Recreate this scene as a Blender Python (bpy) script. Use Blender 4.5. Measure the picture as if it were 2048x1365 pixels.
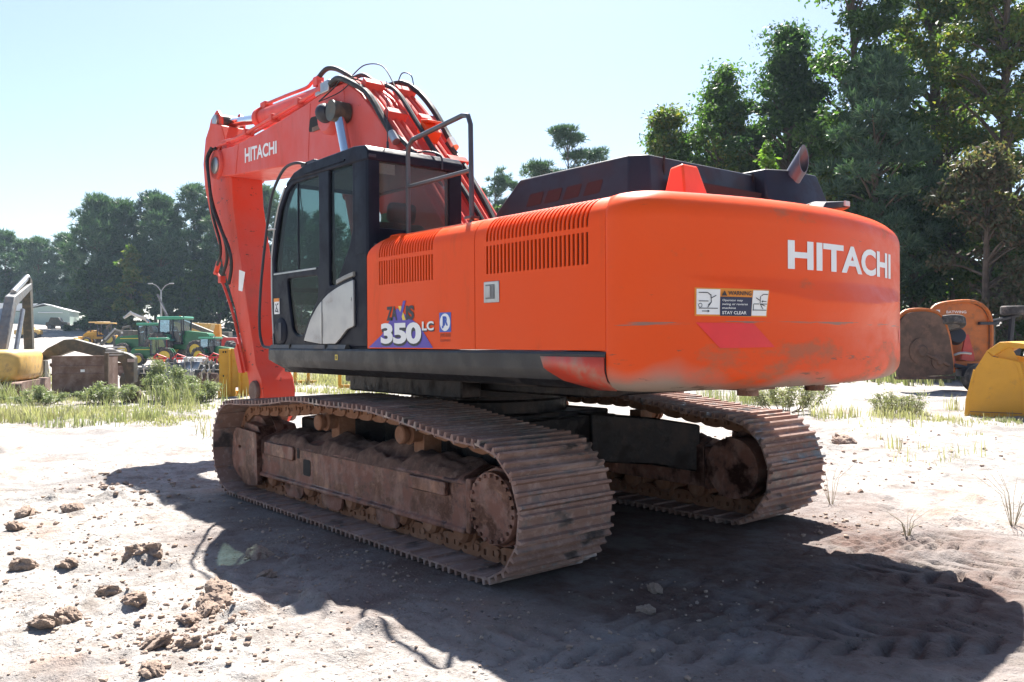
import bpy, bmesh, math, random
import numpy as np
from mathutils import Vector, Matrix

for o in list(bpy.data.objects):
    bpy.data.objects.remove(o)
SC = bpy.context.scene
COL = SC.collection
PI = math.pi

# ------------------------------------------------------------------ camera
CAM = Vector((-6.328, 4.976, 1.545)); YAW, PITCH, ROLL = -0.6950, -0.0021, -0.0060
fw = Vector((math.cos(PITCH)*math.cos(YAW), math.cos(PITCH)*math.sin(YAW), math.sin(PITCH)))
rt = Vector((math.sin(YAW), -math.cos(YAW), 0)); up = rt.cross(fw)
rt2 = math.cos(ROLL)*rt + math.sin(ROLL)*up; up2 = math.cos(ROLL)*up - math.sin(ROLL)*rt
cd = bpy.data.cameras.new('camera'); cam = bpy.data.objects.new('camera', cd); COL.objects.link(cam)
cd.sensor_width = 36; cd.lens = 29.99; cd.clip_start = 0.1; cd.clip_end = 3000
M = Matrix.Identity(4)
for i in range(3):
    M[i][0] = rt2[i]; M[i][1] = up2[i]; M[i][2] = -fw[i]; M[i][3] = CAM[i]
cam.matrix_world = M
SC.camera = cam
FH = Vector((math.cos(YAW), math.sin(YAW))); RH = Vector((math.sin(YAW), -math.cos(YAW)))

# ------------------------------------------------------------------ sky, sun, exposure
SUN_TO = Vector((0.53, -0.45, 1.0)).normalized()
ELEV = math.asin(SUN_TO.z)
W = bpy.data.worlds.new('World'); SC.world = W; W.use_nodes = True
nt = W.node_tree; nt.nodes.clear()
wo = nt.nodes.new('ShaderNodeOutputWorld'); bg = nt.nodes.new('ShaderNodeBackground'); sk = nt.nodes.new('ShaderNodeTexSky')
sk.sky_type = 'NISHITA'; sk.sun_disc = False; sk.sun_elevation = ELEV
sk.sun_rotation = math.atan2(SUN_TO.x, SUN_TO.y)
sk.air_density = 1.0; sk.dust_density = 1.2; sk.ozone_density = 1.6; sk.altitude = 150
bg.inputs['Strength'].default_value = 0.0435
nt.links.new(sk.outputs[0], bg.inputs[0]); nt.links.new(bg.outputs[0], wo.inputs[0])
sl = bpy.data.lights.new('sun', 'SUN'); sl.energy = 4.4; sl.angle = math.radians(0.55); sl.color = (1.0, 0.95, 0.88)
so = bpy.data.objects.new('sun', sl); COL.objects.link(so)
so.rotation_euler = SUN_TO.to_track_quat('Z', 'Y').to_euler(); so.location = (20, -17, 40)
SC.view_settings.view_transform = 'Standard'; SC.view_settings.look = 'None'
SC.view_settings.exposure = 2.15; SC.view_settings.gamma = 1.0; SC.view_settings.use_curve_mapping = False
SC.render.engine = 'CYCLES'
SC.cycles.max_bounces = 10; SC.cycles.diffuse_bounces = 5; SC.cycles.transparent_max_bounces = 24
SC.cycles.use_denoising = True

# ------------------------------------------------------------------ helpers
def rng(s): return np.random.default_rng(s)

def hash2(ix, iy, s):
    h = (ix.astype(np.int64)*374761393 + iy.astype(np.int64)*668265263 + s*974634777) & 0x7fffffff
    h = ((h ^ (h >> 13))*1274126177) & 0x7fffffff
    return ((h ^ (h >> 16)) & 0xffff)/65535.0

def vnoise(x, y, s=0):
    ix = np.floor(x); iy = np.floor(y); fx = x-ix; fy = y-iy
    fx = fx*fx*fx*(fx*(fx*6-15)+10); fy = fy*fy*fy*(fy*(fy*6-15)+10)
    a = hash2(ix, iy, s); b = hash2(ix+1, iy, s); c = hash2(ix, iy+1, s); d = hash2(ix+1, iy+1, s)
    return (a*(1-fx)+b*fx)*(1-fy)+(c*(1-fx)+d*fx)*fy - 0.5

def fbm(x, y, s=0, o=4, g=0.5):
    r = 0; a = 1.0
    for k in range(o):
        r = r + a*vnoise(x, y, s+k*17); x = x*2.03+5.1; y = y*2.03-3.7; a *= g
    return r

def sstep(a, b, x):
    t = np.clip((x-a)/(b-a), 0, 1); return t*t*(3-2*t)

def terrain(x, y):
    x = np.asarray(x, float); y = np.asarray(y, float)
    d = np.hypot(x, y)
    z = 5.0*sstep(78, 190, d)
    amp = 0.02 + 0.10*sstep(8, 30, d) + 0.25*sstep(40, 120, d)
    z = z + amp*fbm(x*0.22, y*0.22, 3, 3)*1.2
    # keep the ground level under the crawlers
    inm = (1-sstep(2.6, 3.6, np.abs(x)))*(1-sstep(1.7, 2.3, np.abs(y)))
    near = 1-sstep(14, 26, d)
    f = 0.060*fbm(x*1.1, y*1.1, 11, 3) + 0.035*fbm(x*3.7, y*3.7, 23, 4, 0.6)
    lump = np.clip(fbm(x*2.3, y*2.3, 41, 3)-0.22, 0, 1)
    f = f + 0.16*lump*np.clip(0.6+1.6*fbm(x*9, y*9, 47, 2), 0, 2)*sstep(1.9, 2.6, np.abs(y))
    # tyre lug prints, crossing the foreground on the right
    u = (x+3.55)*0.80+(y-0.45)*(-0.6); v = (x+3.55)*0.6+(y-0.45)*0.80
    def lugs(u0, ph, w):
        du = u-u0+0.03*fbm(v*1.3, u*0+ph, 81, 2); q = (v+ph*0.37-np.abs(du)*0.75+0.02*fbm(x*5, y*5, 83, 2))/0.19+0.5*(du > 0)
        q = q-np.floor(q); g = sstep(0.0, 0.10, q)*(1-sstep(0.30, 0.42, q))
        return g*(1-sstep(w-0.03, w+0.03, np.abs(du)))*sstep(0.01, 0.05, np.abs(du))
    env = (1-sstep(1.3, 2.3, np.abs(v)))*np.clip(0.75+1.5*fbm(x*1.1, y*1.1, 5, 2), 0, 1.2)
    for u0, ph, w in ((-0.62, 0.2, 0.27), (-0.02, 0.9, 0.27), (0.55, 1.6, 0.24), (1.30, 2.2, 0.25)):
        pr = (1-sstep(w-0.02, w+0.10, np.abs(u-u0)))*env
        f = f*(1-0.45*pr)-pr*0.018-0.062*lugs(u0, ph, w)*env
    # bars left by the crawler shoes behind each track
    for yc in (1.295, -1.295):
        bar = sstep(0.35, 0.65, 0.5+0.5*np.sin((x+0.02*np.sin(y*9)+0.05*fbm(x*3, y*3, 9, 2))*2*PI/0.115))
        b2 = (1-sstep(0.36, 0.44, np.abs(y-yc+0.05)))*sstep(2.45, 2.55, -x)*(1-sstep(3.3, 3.9, -x))
        f = f + b2*(0.028*bar-0.03)
    return z + near*f*(1-0.96*inm) - 0.012*inm

def gz(x, y): return float(terrain(np.array([x]), np.array([y]))[0])

def survey(ahead, right):
    """metres ahead of / to the right of where the photographer stood -> world x, y"""
    return (CAM.x+FH.x*ahead+RH.x*right, CAM.y+FH.y*ahead+RH.y*right)

def link(name, me, m=None, parent=None):
    o = bpy.data.objects.new(name, me); COL.objects.link(o)
    if m is not None:
        for q in (m if isinstance(m, (list, tuple)) else [m]): me.materials.append(q)
    if parent is not None: o.parent = parent
    return o

def tag(o, label=None, cat=None, group=None, kind=None):
    if label: o['label'] = label
    if cat: o['category'] = cat
    if group: o['group'] = group
    if kind: o['kind'] = kind
    return o

def thing(name, label, cat, loc=(0, 0, 0), rz=0.0, group=None):
    o = bpy.data.objects.new(name, None); COL.objects.link(o)
    o.empty_display_size = 0.2; o.location = loc; o.rotation_euler = (0, 0, rz)
    return tag(o, label, cat, group)

class MB:
    def __init__(s): s.v = []; s.f = []
    def add(s, vs, fs):
        b = len(s.v); s.v += [tuple(q) for q in vs]; s.f += [tuple(b+i for i in q) for q in fs]; return s
    def box(s, c, d, R=None):
        hx, hy, hz = d[0]/2, d[1]/2, d[2]/2
        vs = [Vector((x, y, z)) for x in (-hx, hx) for y in (-hy, hy) for z in (-hz, hz)]
        if R is not None: vs = [R @ q for q in vs]
        c = Vector(c)
        return s.add([c+q for q in vs], [(0, 1, 3, 2), (4, 6, 7, 5), (0, 4, 5, 1), (2, 3, 7, 6), (0, 2, 6, 4), (1, 5, 7, 3)])
    def b2(s, x0, x1, y0, y1, z0, z1):
        return s.box(((x0+x1)/2, (y0+y1)/2, (z0+z1)/2), (abs(x1-x0), abs(y1-y0), abs(z1-z0)))
    def prism(s, poly, a, b, ax='y'):
        """poly of 2-tuples swept between a and b along an axis (x: poly=(y,z), y: poly=(x,z), z: poly=(x,y))"""
        n = len(poly)
        def P(p, t): return {'x': (t, p[0], p[1]), 'y': (p[0], t, p[1]), 'z': (p[0], p[1], t)}[ax]
        vs = [P(p, a) for p in poly]+[P(p, b) for p in poly]
        fs = [tuple(range(n)), tuple(range(2*n-1, n-1, -1))]+[(i, i+n, (i+1) % n+n, (i+1) % n) for i in range(n)]
        return s.add(vs, fs)
    def loft(s, loops, cap=True, close=True):
        n = len(loops[0]); vs = [q for l in loops for q in l]; fs = []
        for k in range(len(loops)-1):
            for i in range(n if close else n-1):
                j = (i+1) % n; fs.append((k*n+i, k*n+j, (k+1)*n+j, (k+1)*n+i))
        if cap: fs += [tuple(range(n-1, -1, -1)), tuple(range((len(loops)-1)*n, len(loops)*n))]
        return s.add(vs, fs)
    def tube(s, pts, r, n=8, smooth=0, cap=True):
        pts = [Vector(p) for p in pts]
        if smooth: pts = catmull(pts, smooth)
        rs = r if isinstance(r, (list, tuple)) else [r]*len(pts)
        if len(rs) != len(pts): rs = [rs[0]+(rs[-1]-rs[0])*i/(len(pts)-1) for i in range(len(pts))]
        loops = []; ref = None
        for i, p in enumerate(pts):
            t = (pts[min(i+1, len(pts)-1)]-pts[max(i-1, 0)])
            t = t.normalized() if t.length > 1e-9 else Vector((0, 0, 1))
            if ref is None: ref = t.orthogonal().normalized()
            ref = (ref-t*ref.dot(t)); ref = ref.normalized() if ref.length > 1e-6 else t.orthogonal().normalized()
            bn = t.cross(ref)
            loops.append([p+(ref*math.cos(a)+bn*math.sin(a))*rs[i] for a in [2*PI*k/n for k in range(n)]])
        return s.loft(loops, cap)
    def cyl(s, p0, p1, r0, r1=None, n=16): return s.tube([p0, p1], [r0, r0 if r1 is None else r1], n)
    def lathe(s, prof, c=(0, 0, 0), ax='y', n=24, sgn=1, cap=True):
        """prof: list of (radius, along)"""
        c = Vector(c); loops = []
        for r, h in prof:
            L = []
            for k in range(n):
                a = 2*PI*k/n; p, q = r*math.cos(a), r*math.sin(a); h2 = h*sgn
                L.append(c+Vector({'x': (h2, p, q), 'y': (p, h2, q), 'z': (p, q, h2)}[ax]))
            loops.append(L)
        return s.loft(loops, cap)
    def mesh(s, name, smooth=40):
        me = bpy.data.meshes.new(name); me.from_pydata(s.v, [], s.f)
        bm = bmesh.new(); bm.from_mesh(me); bmesh.ops.recalc_face_normals(bm, faces=bm.faces); bm.to_mesh(me); bm.free()
        if smooth:
            me.polygons.foreach_set('use_smooth', [True]*len(me.polygons)); me.set_sharp_from_angle(angle=math.radians(smooth))
        return me
    def build(s, name, m, parent=None, bevel=0, seg=2, smooth=40):
        o = link(name, s.mesh(name, smooth), m, parent)
        if bevel:
            b = o.modifiers.new('bevel', 'BEVEL'); b.width = bevel; b.segments = seg; b.limit_method = 'ANGLE'; b.angle_limit = math.radians(35)
        return o

def catmull(p, k):
    out = []
    for i in range(len(p)-1):
        a = p[max(i-1, 0)]; b = p[i]; c = p[i+1]; d = p[min(i+2, len(p)-1)]
        for j in range(k):
            t = j/k
            out.append(0.5*((2*b)+(c-a)*t+(2*a-5*b+4*c-d)*t*t+(3*b-a-3*c+d)*t*t*t))
    return out+[p[-1]]

def plate(outer, holes=(), depth=0.02, bevel=0.0):
    """flat plate with openings as (verts, faces); outline in local x, y, thickness along z (centred)"""
    cu = bpy.data.curves.new('outline', 'CURVE'); cu.dimensions = '2D'; cu.fill_mode = 'BOTH'
    cu.extrude = max(depth/2-bevel, 0); cu.bevel_depth = bevel; cu.bevel_resolution = 1; cu.offset = -bevel
    for loop in [outer]+list(holes):
        sp = cu.splines.new('POLY'); sp.points.add(len(loop)-1); sp.use_cyclic_u = True
        for q, p in zip(sp.points, loop): q.co = (p[0], p[1], 0, 1)
    o = bpy.data.objects.new('outline', cu); COL.objects.link(o)
    me = bpy.data.meshes.new_from_object(o.evaluated_get(bpy.context.evaluated_depsgraph_get()))
    vs = [tuple(v.co) for v in me.vertices]; fs = [tuple(p.vertices) for p in me.polygons]
    bpy.data.objects.remove(o); bpy.data.curves.remove(cu); bpy.data.meshes.remove(me)
    return vs, fs

def text2d(s, w, h, bold=0.0, x0=0.0, y0=0.0, space=1.0):
    """flat lettering fitted to a w x h rectangle -> (2D verts, faces)"""
    cu = bpy.data.curves.new('lettering', 'FONT'); cu.body = s; cu.size = 1; cu.offset = bold; cu.space_character = space; cu.resolution_u = 4
    o = bpy.data.objects.new('lettering', cu); COL.objects.link(o)
    me = bpy.data.meshes.new_from_object(o.evaluated_get(bpy.context.evaluated_depsgraph_get()))
    vs = np.array([v.co[:2] for v in me.vertices]); fs = [tuple(p.vertices) for p in me.polygons]
    bpy.data.objects.remove(o); bpy.data.curves.remove(cu); bpy.data.meshes.remove(me)
    lo = vs.min(0); hi = vs.max(0); vs = (vs-lo)/(hi-lo)*np.array([w, h])+np.array([x0, y0])
    return [tuple(q) for q in vs], fs

def rounded(poly, r, k=4):
    """round the corners of a 2D polygon"""
    out = []; n = len(poly)
    rr = r if isinstance(r, (list, tuple)) else [r]*n
    for i in range(n):
        p = Vector(poly[i]); a = Vector(poly[i-1])-p; b = Vector(poly[(i+1) % n])-p
        q = min(rr[i], a.length*0.45, b.length*0.45)
        if q < 1e-5: out.append(tuple(p)); continue
        A = p+a.normalized()*q; B = p+b.normalized()*q
        for j in range(k+1):
            t = j/k; out.append(tuple(A*(1-t)**2+p*2*t*(1-t)+B*t*t))
    return out

def np_mesh(name, V, F, smooth=False):
    """fast mesh from arrays: F is (n, 3) or (n, 4)"""
    me = bpy.data.meshes.new(name); n, k = F.shape
    me.vertices.add(len(V)); me.vertices.foreach_set('co', np.ascontiguousarray(V, dtype=np.float32).ravel())
    me.loops.add(n*k); me.loops.foreach_set('vertex_index', F.astype(np.int32).ravel())
    me.polygons.add(n); me.polygons.foreach_set('loop_start', np.arange(0, n*k, k, dtype=np.int32))
    me.polygons.foreach_set('use_smooth', np.full(n, smooth, dtype=bool))
    me.update(calc_edges=True); me.validate()
    return me

# ------------------------------------------------------------------ materials
def mat(name):
    m = bpy.data.materials.new(name); m.use_nodes = True
    t = m.node_tree; return m, t, t.nodes['Principled BSDF'], t.nodes['Material Output']
def N(t, typ, **kw):
    n = t.nodes.new(typ)
    for k, v in kw.items():
        if k in n.inputs: n.inputs[k].default_value = v
        else: setattr(n, k, v)
    return n
def noise(t, scale, detail=4, rough=0.55, coord=None, stretch=None):
    n = N(t, 'ShaderNodeTexNoise', Scale=scale, Detail=detail, Roughness=rough)
    if coord is None:
        tc = N(t, 'ShaderNodeTexCoord'); coord = tc.outputs['Object']
    if stretch:
        mp = N(t, 'ShaderNodeMapping'); mp.inputs['Scale'].default_value = stretch
        t.links.new(coord, mp.inputs[0]); coord = mp.outputs[0]
    t.links.new(coord, n.inputs['Vector']); return n.outputs[0]
def ramp(t, fac, stops):
    r = N(t, 'ShaderNodeValToRGB'); e = r.color_ramp.elements
    while len(e) < len(stops): e.new(0.5)
    for q, (p, c) in zip(e, stops):
        q.position = p; q.color = (c, c, c, 1) if isinstance(c, (int, float)) else (*c, 1)
    t.links.new(fac, r.inputs[0]); return r.outputs[0]
def mix(t, fac, a, b, blend='MIX'):
    m = N(t, 'ShaderNodeMix', data_type='RGBA', blend_type=blend)
    for s, v in ((0, fac), (6, a), (7, b)):
        if isinstance(v, bpy.types.NodeSocket): t.links.new(v, m.inputs[s])
        else: m.inputs[s].default_value = v if s == 0 else (*v, 1)
    return m.outputs[2]
def bump(t, h, strength, dist, b):
    n = N(t, 'ShaderNodeBump', Strength=strength, Distance=dist); t.links.new(h, n.inputs['Height']); t.links.new(n.outputs[0], b.inputs['Normal'])
def math_(t, op, a, b=0.0):
    n = N(t, 'ShaderNodeMath', operation=op)
    for i, v in enumerate((a, b)):
        if isinstance(v, bpy.types.NodeSocket): t.links.new(v, n.inputs[i])
        else: n.inputs[i].default_value = v
    return n.outputs[0]

def simple(name, c, rough=0.5, metal=0.0, var=0.15, scale=6, dirt=None, dirt_amt=0.0, bmp=0.0, spec=0.5):
    """plain coating with uneven tone, optional dirt patches and fine relief"""
    m, t, b, o = mat(name)
    f = noise(t, scale, 5)
    lo = tuple(q*(1-var) for q in c); hi = tuple(min(1, q*(1+var)) for q in c)
    col = ramp(t, f, [(0.3, lo), (0.7, hi)])
    if dirt:
        g = noise(t, scale*0.7+1.3, 7, 0.65)
        k = ramp(t, g, [(0.62-0.35*dirt_amt, 0.0), (0.80-0.25*dirt_amt, 1.0)])
        col = mix(t, k, col, dirt)
        t.links.new(ramp(t, g, [(0.45, rough), (0.7, min(1, rough+0.35))]), b.inputs['Roughness'])
    else: b.inputs['Roughness'].default_value = rough
    t.links.new(col, b.inputs['Base Color']); b.inputs['Metallic'].default_value = metal
    b.inputs['Specular IOR Level'].default_value = spec
    if bmp: bump(t, noise(t, scale*8, 4), bmp, 0.01, b)
    return m

ORANGE = (0.78, 0.070, 0.002)
def paint(name, c, fade, fade_amt, dirt=(0.17, 0.10, 0.06), chips=0.0, rough=0.33):
    m, t, b, o = mat(name)
    big = noise(t, 1.3, 4, 0.6)
    col = mix(t, ramp(t, big, [(0.35, 0.0), (0.7, fade_amt)]), c, fade)
    streak = noise(t, 2.2, 6, 0.7, stretch=(1.6, 1.6, 0.35))
    col = mix(t, ramp(t, streak, [(0.56, 0.0), (0.85, 0.45)]), col, dirt)
    if chips:
        ch = noise(t, 9, 6, 0.7, stretch=(0.7, 0.7, 1.4))
        col = mix(t, ramp(t, ch, [(0.70-0.1*chips, 0.0), (0.73-0.1*chips, 1.0)]), col, (0.07, 0.04, 0.03))
    t.links.new(col, b.inputs['Base Color'])
    t.links.new(ramp(t, streak, [(0.4, rough), (0.75, rough+0.3)]), b.inputs['Roughness'])
    b.inputs['Coat Weight'].default_value = 0.04; b.inputs['Coat Roughness'].default_value = 0.08; b.inputs['Specular IOR Level'].default_value = 0.18
    bump(t, noise(t, 5, 2), 0.06, 0.02, b)
    return m

M_BODY = paint('orange_panel_paint', ORANGE, (0.75, 0.072, 0.006), 0.5)
M_CW = None
M_BOOM = paint('glare_pink_boom_paint', (0.66, 0.068, 0.042), (0.62, 0.135, 0.125), 0.9, chips=0.35, rough=0.42)  # pink veil of lens glare mixed into the boom's colour; chips are wear
M_ARM = paint('worn_arm_paint', (0.66, 0.060, 0.026), (0.60, 0.11, 0.085), 0.8, chips=0.75, rough=0.45)
M_CONE = simple('orange_plastic', (0.80, 0.075, 0.010), 0.4, var=0.06)
M_RED = simple('red_reflective_sheet', (0.75, 0.012, 0.018), 0.35, var=0.05)
M_BLACK = simple('black_cab_paint', (0.011, 0.012, 0.021), 0.32, var=0.25, dirt=(0.035, 0.033, 0.038), dirt_amt=0.12, spec=0.1)
M_BONNET = simple('black_bonnet_paint', (0.013, 0.014, 0.024), 0.42, var=0.2, dirt=(0.04, 0.037, 0.04), dirt_amt=0.2)
M_SKIRT = simple('dusty_black_steel', (0.010, 0.010, 0.012), 0.40, var=0.3, dirt=(0.05, 0.04, 0.036), dirt_amt=0.3, bmp=0.1)
M_DARK = simple('dark_void', (0.012, 0.010, 0.010), 0.8)
M_RUBBER = simple('hose_rubber', (0.018, 0.018, 0.019), 0.55, var=0.3, dirt=(0.09, 0.07, 0.06), dirt_amt=0.2)
M_SILVER = simple('silver_panel_paint', (0.40, 0.39, 0.38), 0.32, metal=0.55, var=0.06, dirt=(0.3, 0.25, 0.2), dirt_amt=0.1)
M_STEEL = simple('bare_steel', (0.42, 0.41, 0.40), 0.35, metal=0.9, var=0.2)
M_CHROME = simple('polished_rod', (0.72, 0.73, 0.75), 0.12, metal=1.0, var=0.04)
M_RAIL = simple('grey_rail_paint', (0.055, 0.058, 0.066), 0.35, var=0.2)
M_WHITE = simple('white_print', (0.78, 0.77, 0.75), 0.45, var=0.04)
M_INK = simple('black_print', (0.02, 0.02, 0.03), 0.5, var=0.05)
M_NAVY = simple('navy_print', (0.015, 0.02, 0.06), 0.5, var=0.05)
M_LABEL = simple('orange_print', (0.72, 0.24, 0.02), 0.5, var=0.05)
M_PURPLE = simple('violet_print', (0.085, 0.05, 0.36), 0.45, var=0.05)
M_YPRINT = simple('yellow_print', (0.75, 0.55, 0.05), 0.45, var=0.05)
M_BLUE = simple('blue_print', (0.03, 0.09, 0.42), 0.45, var=0.05)
M_BROWNPR = simple('brown_print', (0.20, 0.04, 0.02), 0.6, var=0.1)
M_SEAT = simple('seat_fabric', (0.035, 0.035, 0.038), 0.85, bmp=0.2)
M_TRIMGREY = simple('grey_cab_trim', (0.16, 0.16, 0.16), 0.6)
M_YELLOW = simple('yellow_machine_paint', (0.58, 0.29, 0.018), 0.42, var=0.08, scale=3, dirt=(0.30, 0.17, 0.06), dirt_amt=0.12)
M_TAN = simple('faded_yellow_paint', (0.58, 0.36, 0.10), 0.45, var=0.12, dirt=(0.25, 0.17, 0.1), dirt_amt=0.25)
M_GREEN = simple('green_tractor_paint', (0.012, 0.13, 0.045), 0.3, var=0.12)
M_GREENTOP = simple('light_green_roof', (0.05, 0.26, 0.15), 0.3, var=0.1)
M_RIM = simple('yellow_rim_paint', (0.62, 0.45, 0.06), 0.45, var=0.1)
M_TYRE = simple('dusty_tyre', (0.045, 0.042, 0.042), 0.85, var=0.3, dirt=(0.2, 0.17, 0.15), dirt_amt=0.35, bmp=0.3)
M_GREY = simple('grey_machine_paint', (0.13, 0.135, 0.14), 0.4, var=0.3, dirt=(0.22, 0.18, 0.15), dirt_amt=0.3)
M_OLIVE = simple('weathered_dark_steel', (0.060, 0.058, 0.045), 0.45, var=0.3, dirt=(0.16, 0.12, 0.08), dirt_amt=0.4)
M_RUST = simple('rusty_plate', (0.145, 0.085, 0.062), 0.8, var=0.3, scale=3, dirt=(0.26, 0.19, 0.16), dirt_amt=0.45, bmp=0.3)
M_UNDER = simple('rusty_mower_underside', (0.085, 0.05, 0.036), 0.8, var=0.4, scale=3, dirt=(0.17, 0.10, 0.07), dirt_amt=0.4, bmp=0.3)
M_MOWER = simple('orange_mower_paint', (0.46, 0.115, 0.012), 0.45, var=0.12, dirt=(0.22, 0.10, 0.05), dirt_amt=0.3)
M_MOWRED = simple('red_linkage_paint', (0.42, 0.03, 0.02), 0.45, var=0.2)
M_BARK = simple('tree_bark', (0.085, 0.062, 0.048), 0.9, var=0.4, scale=5, bmp=0.6)
M_PBARK = simple('pine_bark', (0.12, 0.085, 0.062), 0.9, var=0.4, scale=5, bmp=0.6)
M_WOOD = simple('old_timber', (0.11, 0.075, 0.05), 0.85, var=0.3)
M_BARNW = simple('pale_green_cladding', (0.36, 0.45, 0.40), 0.5, var=0.08)
M_BARNR = simple('white_metal_roof', (0.72, 0.74, 0.74), 0.4, var=0.06)
M_POLE = simple('galvanised_pole', (0.34, 0.35, 0.34), 0.5, metal=0.4)
M_LAMP = simple('lamp_lens', (0.5, 0.5, 0.48), 0.15, var=0.05)
M_REDM = simple('red_implement_paint', (0.50, 0.02, 0.02), 0.4, var=0.15)

def glass_mat(name, tint, refl, dust=0.05):
    m, t, b, o = mat(name); t.nodes.remove(b)
    tr = N(t, 'ShaderNodeBsdfTransparent'); tr.inputs[0].default_value = (*tint, 1)
    gl = N(t, 'ShaderNodeBsdfGlossy', Roughness=0.02); gl.inputs[0].default_value = (1, 1, 1, 1)
    df = N(t, 'ShaderNodeBsdfDiffuse'); df.inputs[0].default_value = (0.30, 0.29, 0.27, 1)
    fr = N(t, 'ShaderNodeLayerWeight', Blend=refl); f = ramp(t, fr.outputs['Fresnel'], [(0.0, 0.012), (1.0, 0.75)])
    a = N(t, 'ShaderNodeMixShader'); d = ramp(t, noise(t, 3.0, 6, 0.7), [(0.35, dust*0.3), (0.75, dust)])
    t.links.new(d, a.inputs[0]); t.links.new(tr.outputs[0], a.inputs[1]); t.links.new(df.outputs[0], a.inputs[2])
    c = N(t, 'ShaderNodeMixShader'); t.links.new(f, c.inputs[0]); t.links.new(a.outputs[0], c.inputs[1]); t.links.new(gl.outputs[0], c.inputs[2])
    t.links.new(c.outputs[0], o.inputs[0]); return m
M_GLASS = glass_mat('tinted_cab_glass', (0.58, 0.66, 0.64), 0.12, 0.02)
M_GLASS2 = glass_mat('dusty_rear_glass', (0.66, 0.68, 0.65), 0.18, 0.16)

def cw_material():
    """counterweight paint: horizontal scrapes at mid height, grime and bare patches low down"""
    m, t, b, o = mat('scuffed_counterweight_paint')
    tc = N(t, 'ShaderNodeTexCoord'); sp = N(t, 'ShaderNodeSeparateXYZ'); t.links.new(tc.outputs['Object'], sp.inputs[0])
    Y, Z = sp.outputs[1], sp.outputs[2]
    col = mix(t, ramp(t, noise(t, 1.1, 4, 0.6), [(0.35, 0.0), (0.75, 0.45)]), ORANGE, (0.72, 0.095, 0.016))
    st = noise(t, 1.6, 7, 0.72, stretch=(1.5, 1.5, 9.0))
    low = ramp(t, Z, [(0.0, 0.0), (1.0, 1.0)])
    mr = N(t, 'ShaderNodeMapRange'); t.links.new(Z, mr.inputs[0]); mr.inputs[1].default_value = 1.72; mr.inputs[2].default_value = 1.24
    lowm = mr.outputs[0]
    # broad grime low down, heaviest near the underside
    g = math_(t, 'ADD', noise(t, 1.5, 6, 0.65, stretch=(1, 1, 2.2)), math_(t, 'MULTIPLY', lowm, 0.22))
    col = mix(t, ramp(t, g, [(0.63, 0.0), (0.74, 0.55)]), col, (0.24, 0.15, 0.09))
    g2 = math_(t, 'ADD', noise(t, 0.9, 3, 0.5), math_(t, 'MULTIPLY', math_(t, 'POWER', lowm, 3.0), 0.30))
    col = mix(t, ramp(t, g2, [(0.66, 0.0), (0.80, 0.9)]), col, (0.30, 0.25, 0.20))
    # thin scrapes
    sc = math_(t, 'ADD', st, math_(t, 'MULTIPLY', lowm, 0.10))
    col = mix(t, ramp(t, sc, [(0.68, 0.0), (0.72, 0.75)]), col, (0.13, 0.085, 0.06))
    # one long scrape along the waist
    dz = math_(t, 'ABSOLUTE', math_(t, 'SUBTRACT', Z, 1.628))
    ln = math_(t, 'LESS_THAN', dz, 0.012)
    ln = math_(t, 'MULTIPLY', ln, ramp(t, noise(t, 2.6, 5, 0.6, stretch=(1, 1, 22)), [(0.53, 0.0), (0.60, 0.85)]))
    col = mix(t, ln, col, (0.20, 0.16, 0.13))
    t.links.new(col, b.inputs['Base Color'])
    t.links.new(ramp(t, g, [(0.45, 0.34), (0.75, 0.65)]), b.inputs['Roughness'])
    b.inputs['Coat Weight'].default_value = 0.04; b.inputs['Coat Roughness'].default_value = 0.08; b.inputs['Specular IOR Level'].default_value = 0.22
    bump(t, noise(t, 4, 3), 0.10, 0.03, b)
    return m
M_CW = cw_material()

def track_material(name, steel, mud, dry, mudthr):
    m, t, b, o = mat(name)
    oi = N(t, 'ShaderNodeObjectInfo'); tc = N(t, 'ShaderNodeTexCoord')
    ad = N(t, 'ShaderNodeVectorMath', operation='ADD')
    cb = N(t, 'ShaderNodeCombineXYZ'); k = math_(t, 'MULTIPLY', oi.outputs['Random'], 37.0)
    for i in range(3): t.links.new(k, cb.inputs[i])
    t.links.new(tc.outputs['Object'], ad.inputs[0]); t.links.new(cb.outputs[0], ad.inputs[1])
    a = noise(t, 4.5, 6, 0.65, coord=ad.outputs[0]); c = noise(t, 13, 5, 0.7, coord=ad.outputs[0])
    col = mix(t, ramp(t, a, [(mudthr, 0.0), (mudthr+0.10, 1.0)]), steel, mud)
    st = noise(t, 3.0, 5, 0.65, coord=ad.outputs[0], stretch=(2.2, 0.5, 0.8))
    col = mix(t, ramp(t, c, [(0.50, 0.0), (0.72, 0.55)]), col, dry)
    col = mix(t, ramp(t, st, [(0.50, 0.0), (0.68, 0.6)]), col, dry)
    t.links.new(col, b.inputs['Base Color'])
    t.links.new(ramp(t, a, [(mudthr, 0.36), (mudthr+0.1, 0.9)]), b.inputs['Roughness'])
    t.links.new(ramp(t, a, [(mudthr, 0.75), (mudthr+0.06, 0.0)]), b.inputs['Metallic'])
    bump(t, c, 0.5, 0.012, b)
    return m
M_SHOE = track_material('worn_track_shoe', (0.15, 0.135, 0.13), (0.23, 0.135, 0.105), (0.45, 0.33, 0.285), 0.38)
M_LINK = track_material('rusty_track_chain', (0.16, 0.10, 0.07), (0.215, 0.098, 0.052), (0.32, 0.18, 0.115), 0.30)
M_FRAME = track_material('muddy_track_frame', (0.075, 0.036, 0.028), (0.20, 0.088, 0.060), (0.33, 0.20, 0.155), 0.45)
M_BODYFR = track_material('dark_undercarriage', (0.014, 0.012, 0.013), (0.028, 0.020, 0.018), (0.05, 0.034, 0.028), 0.5)
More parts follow.
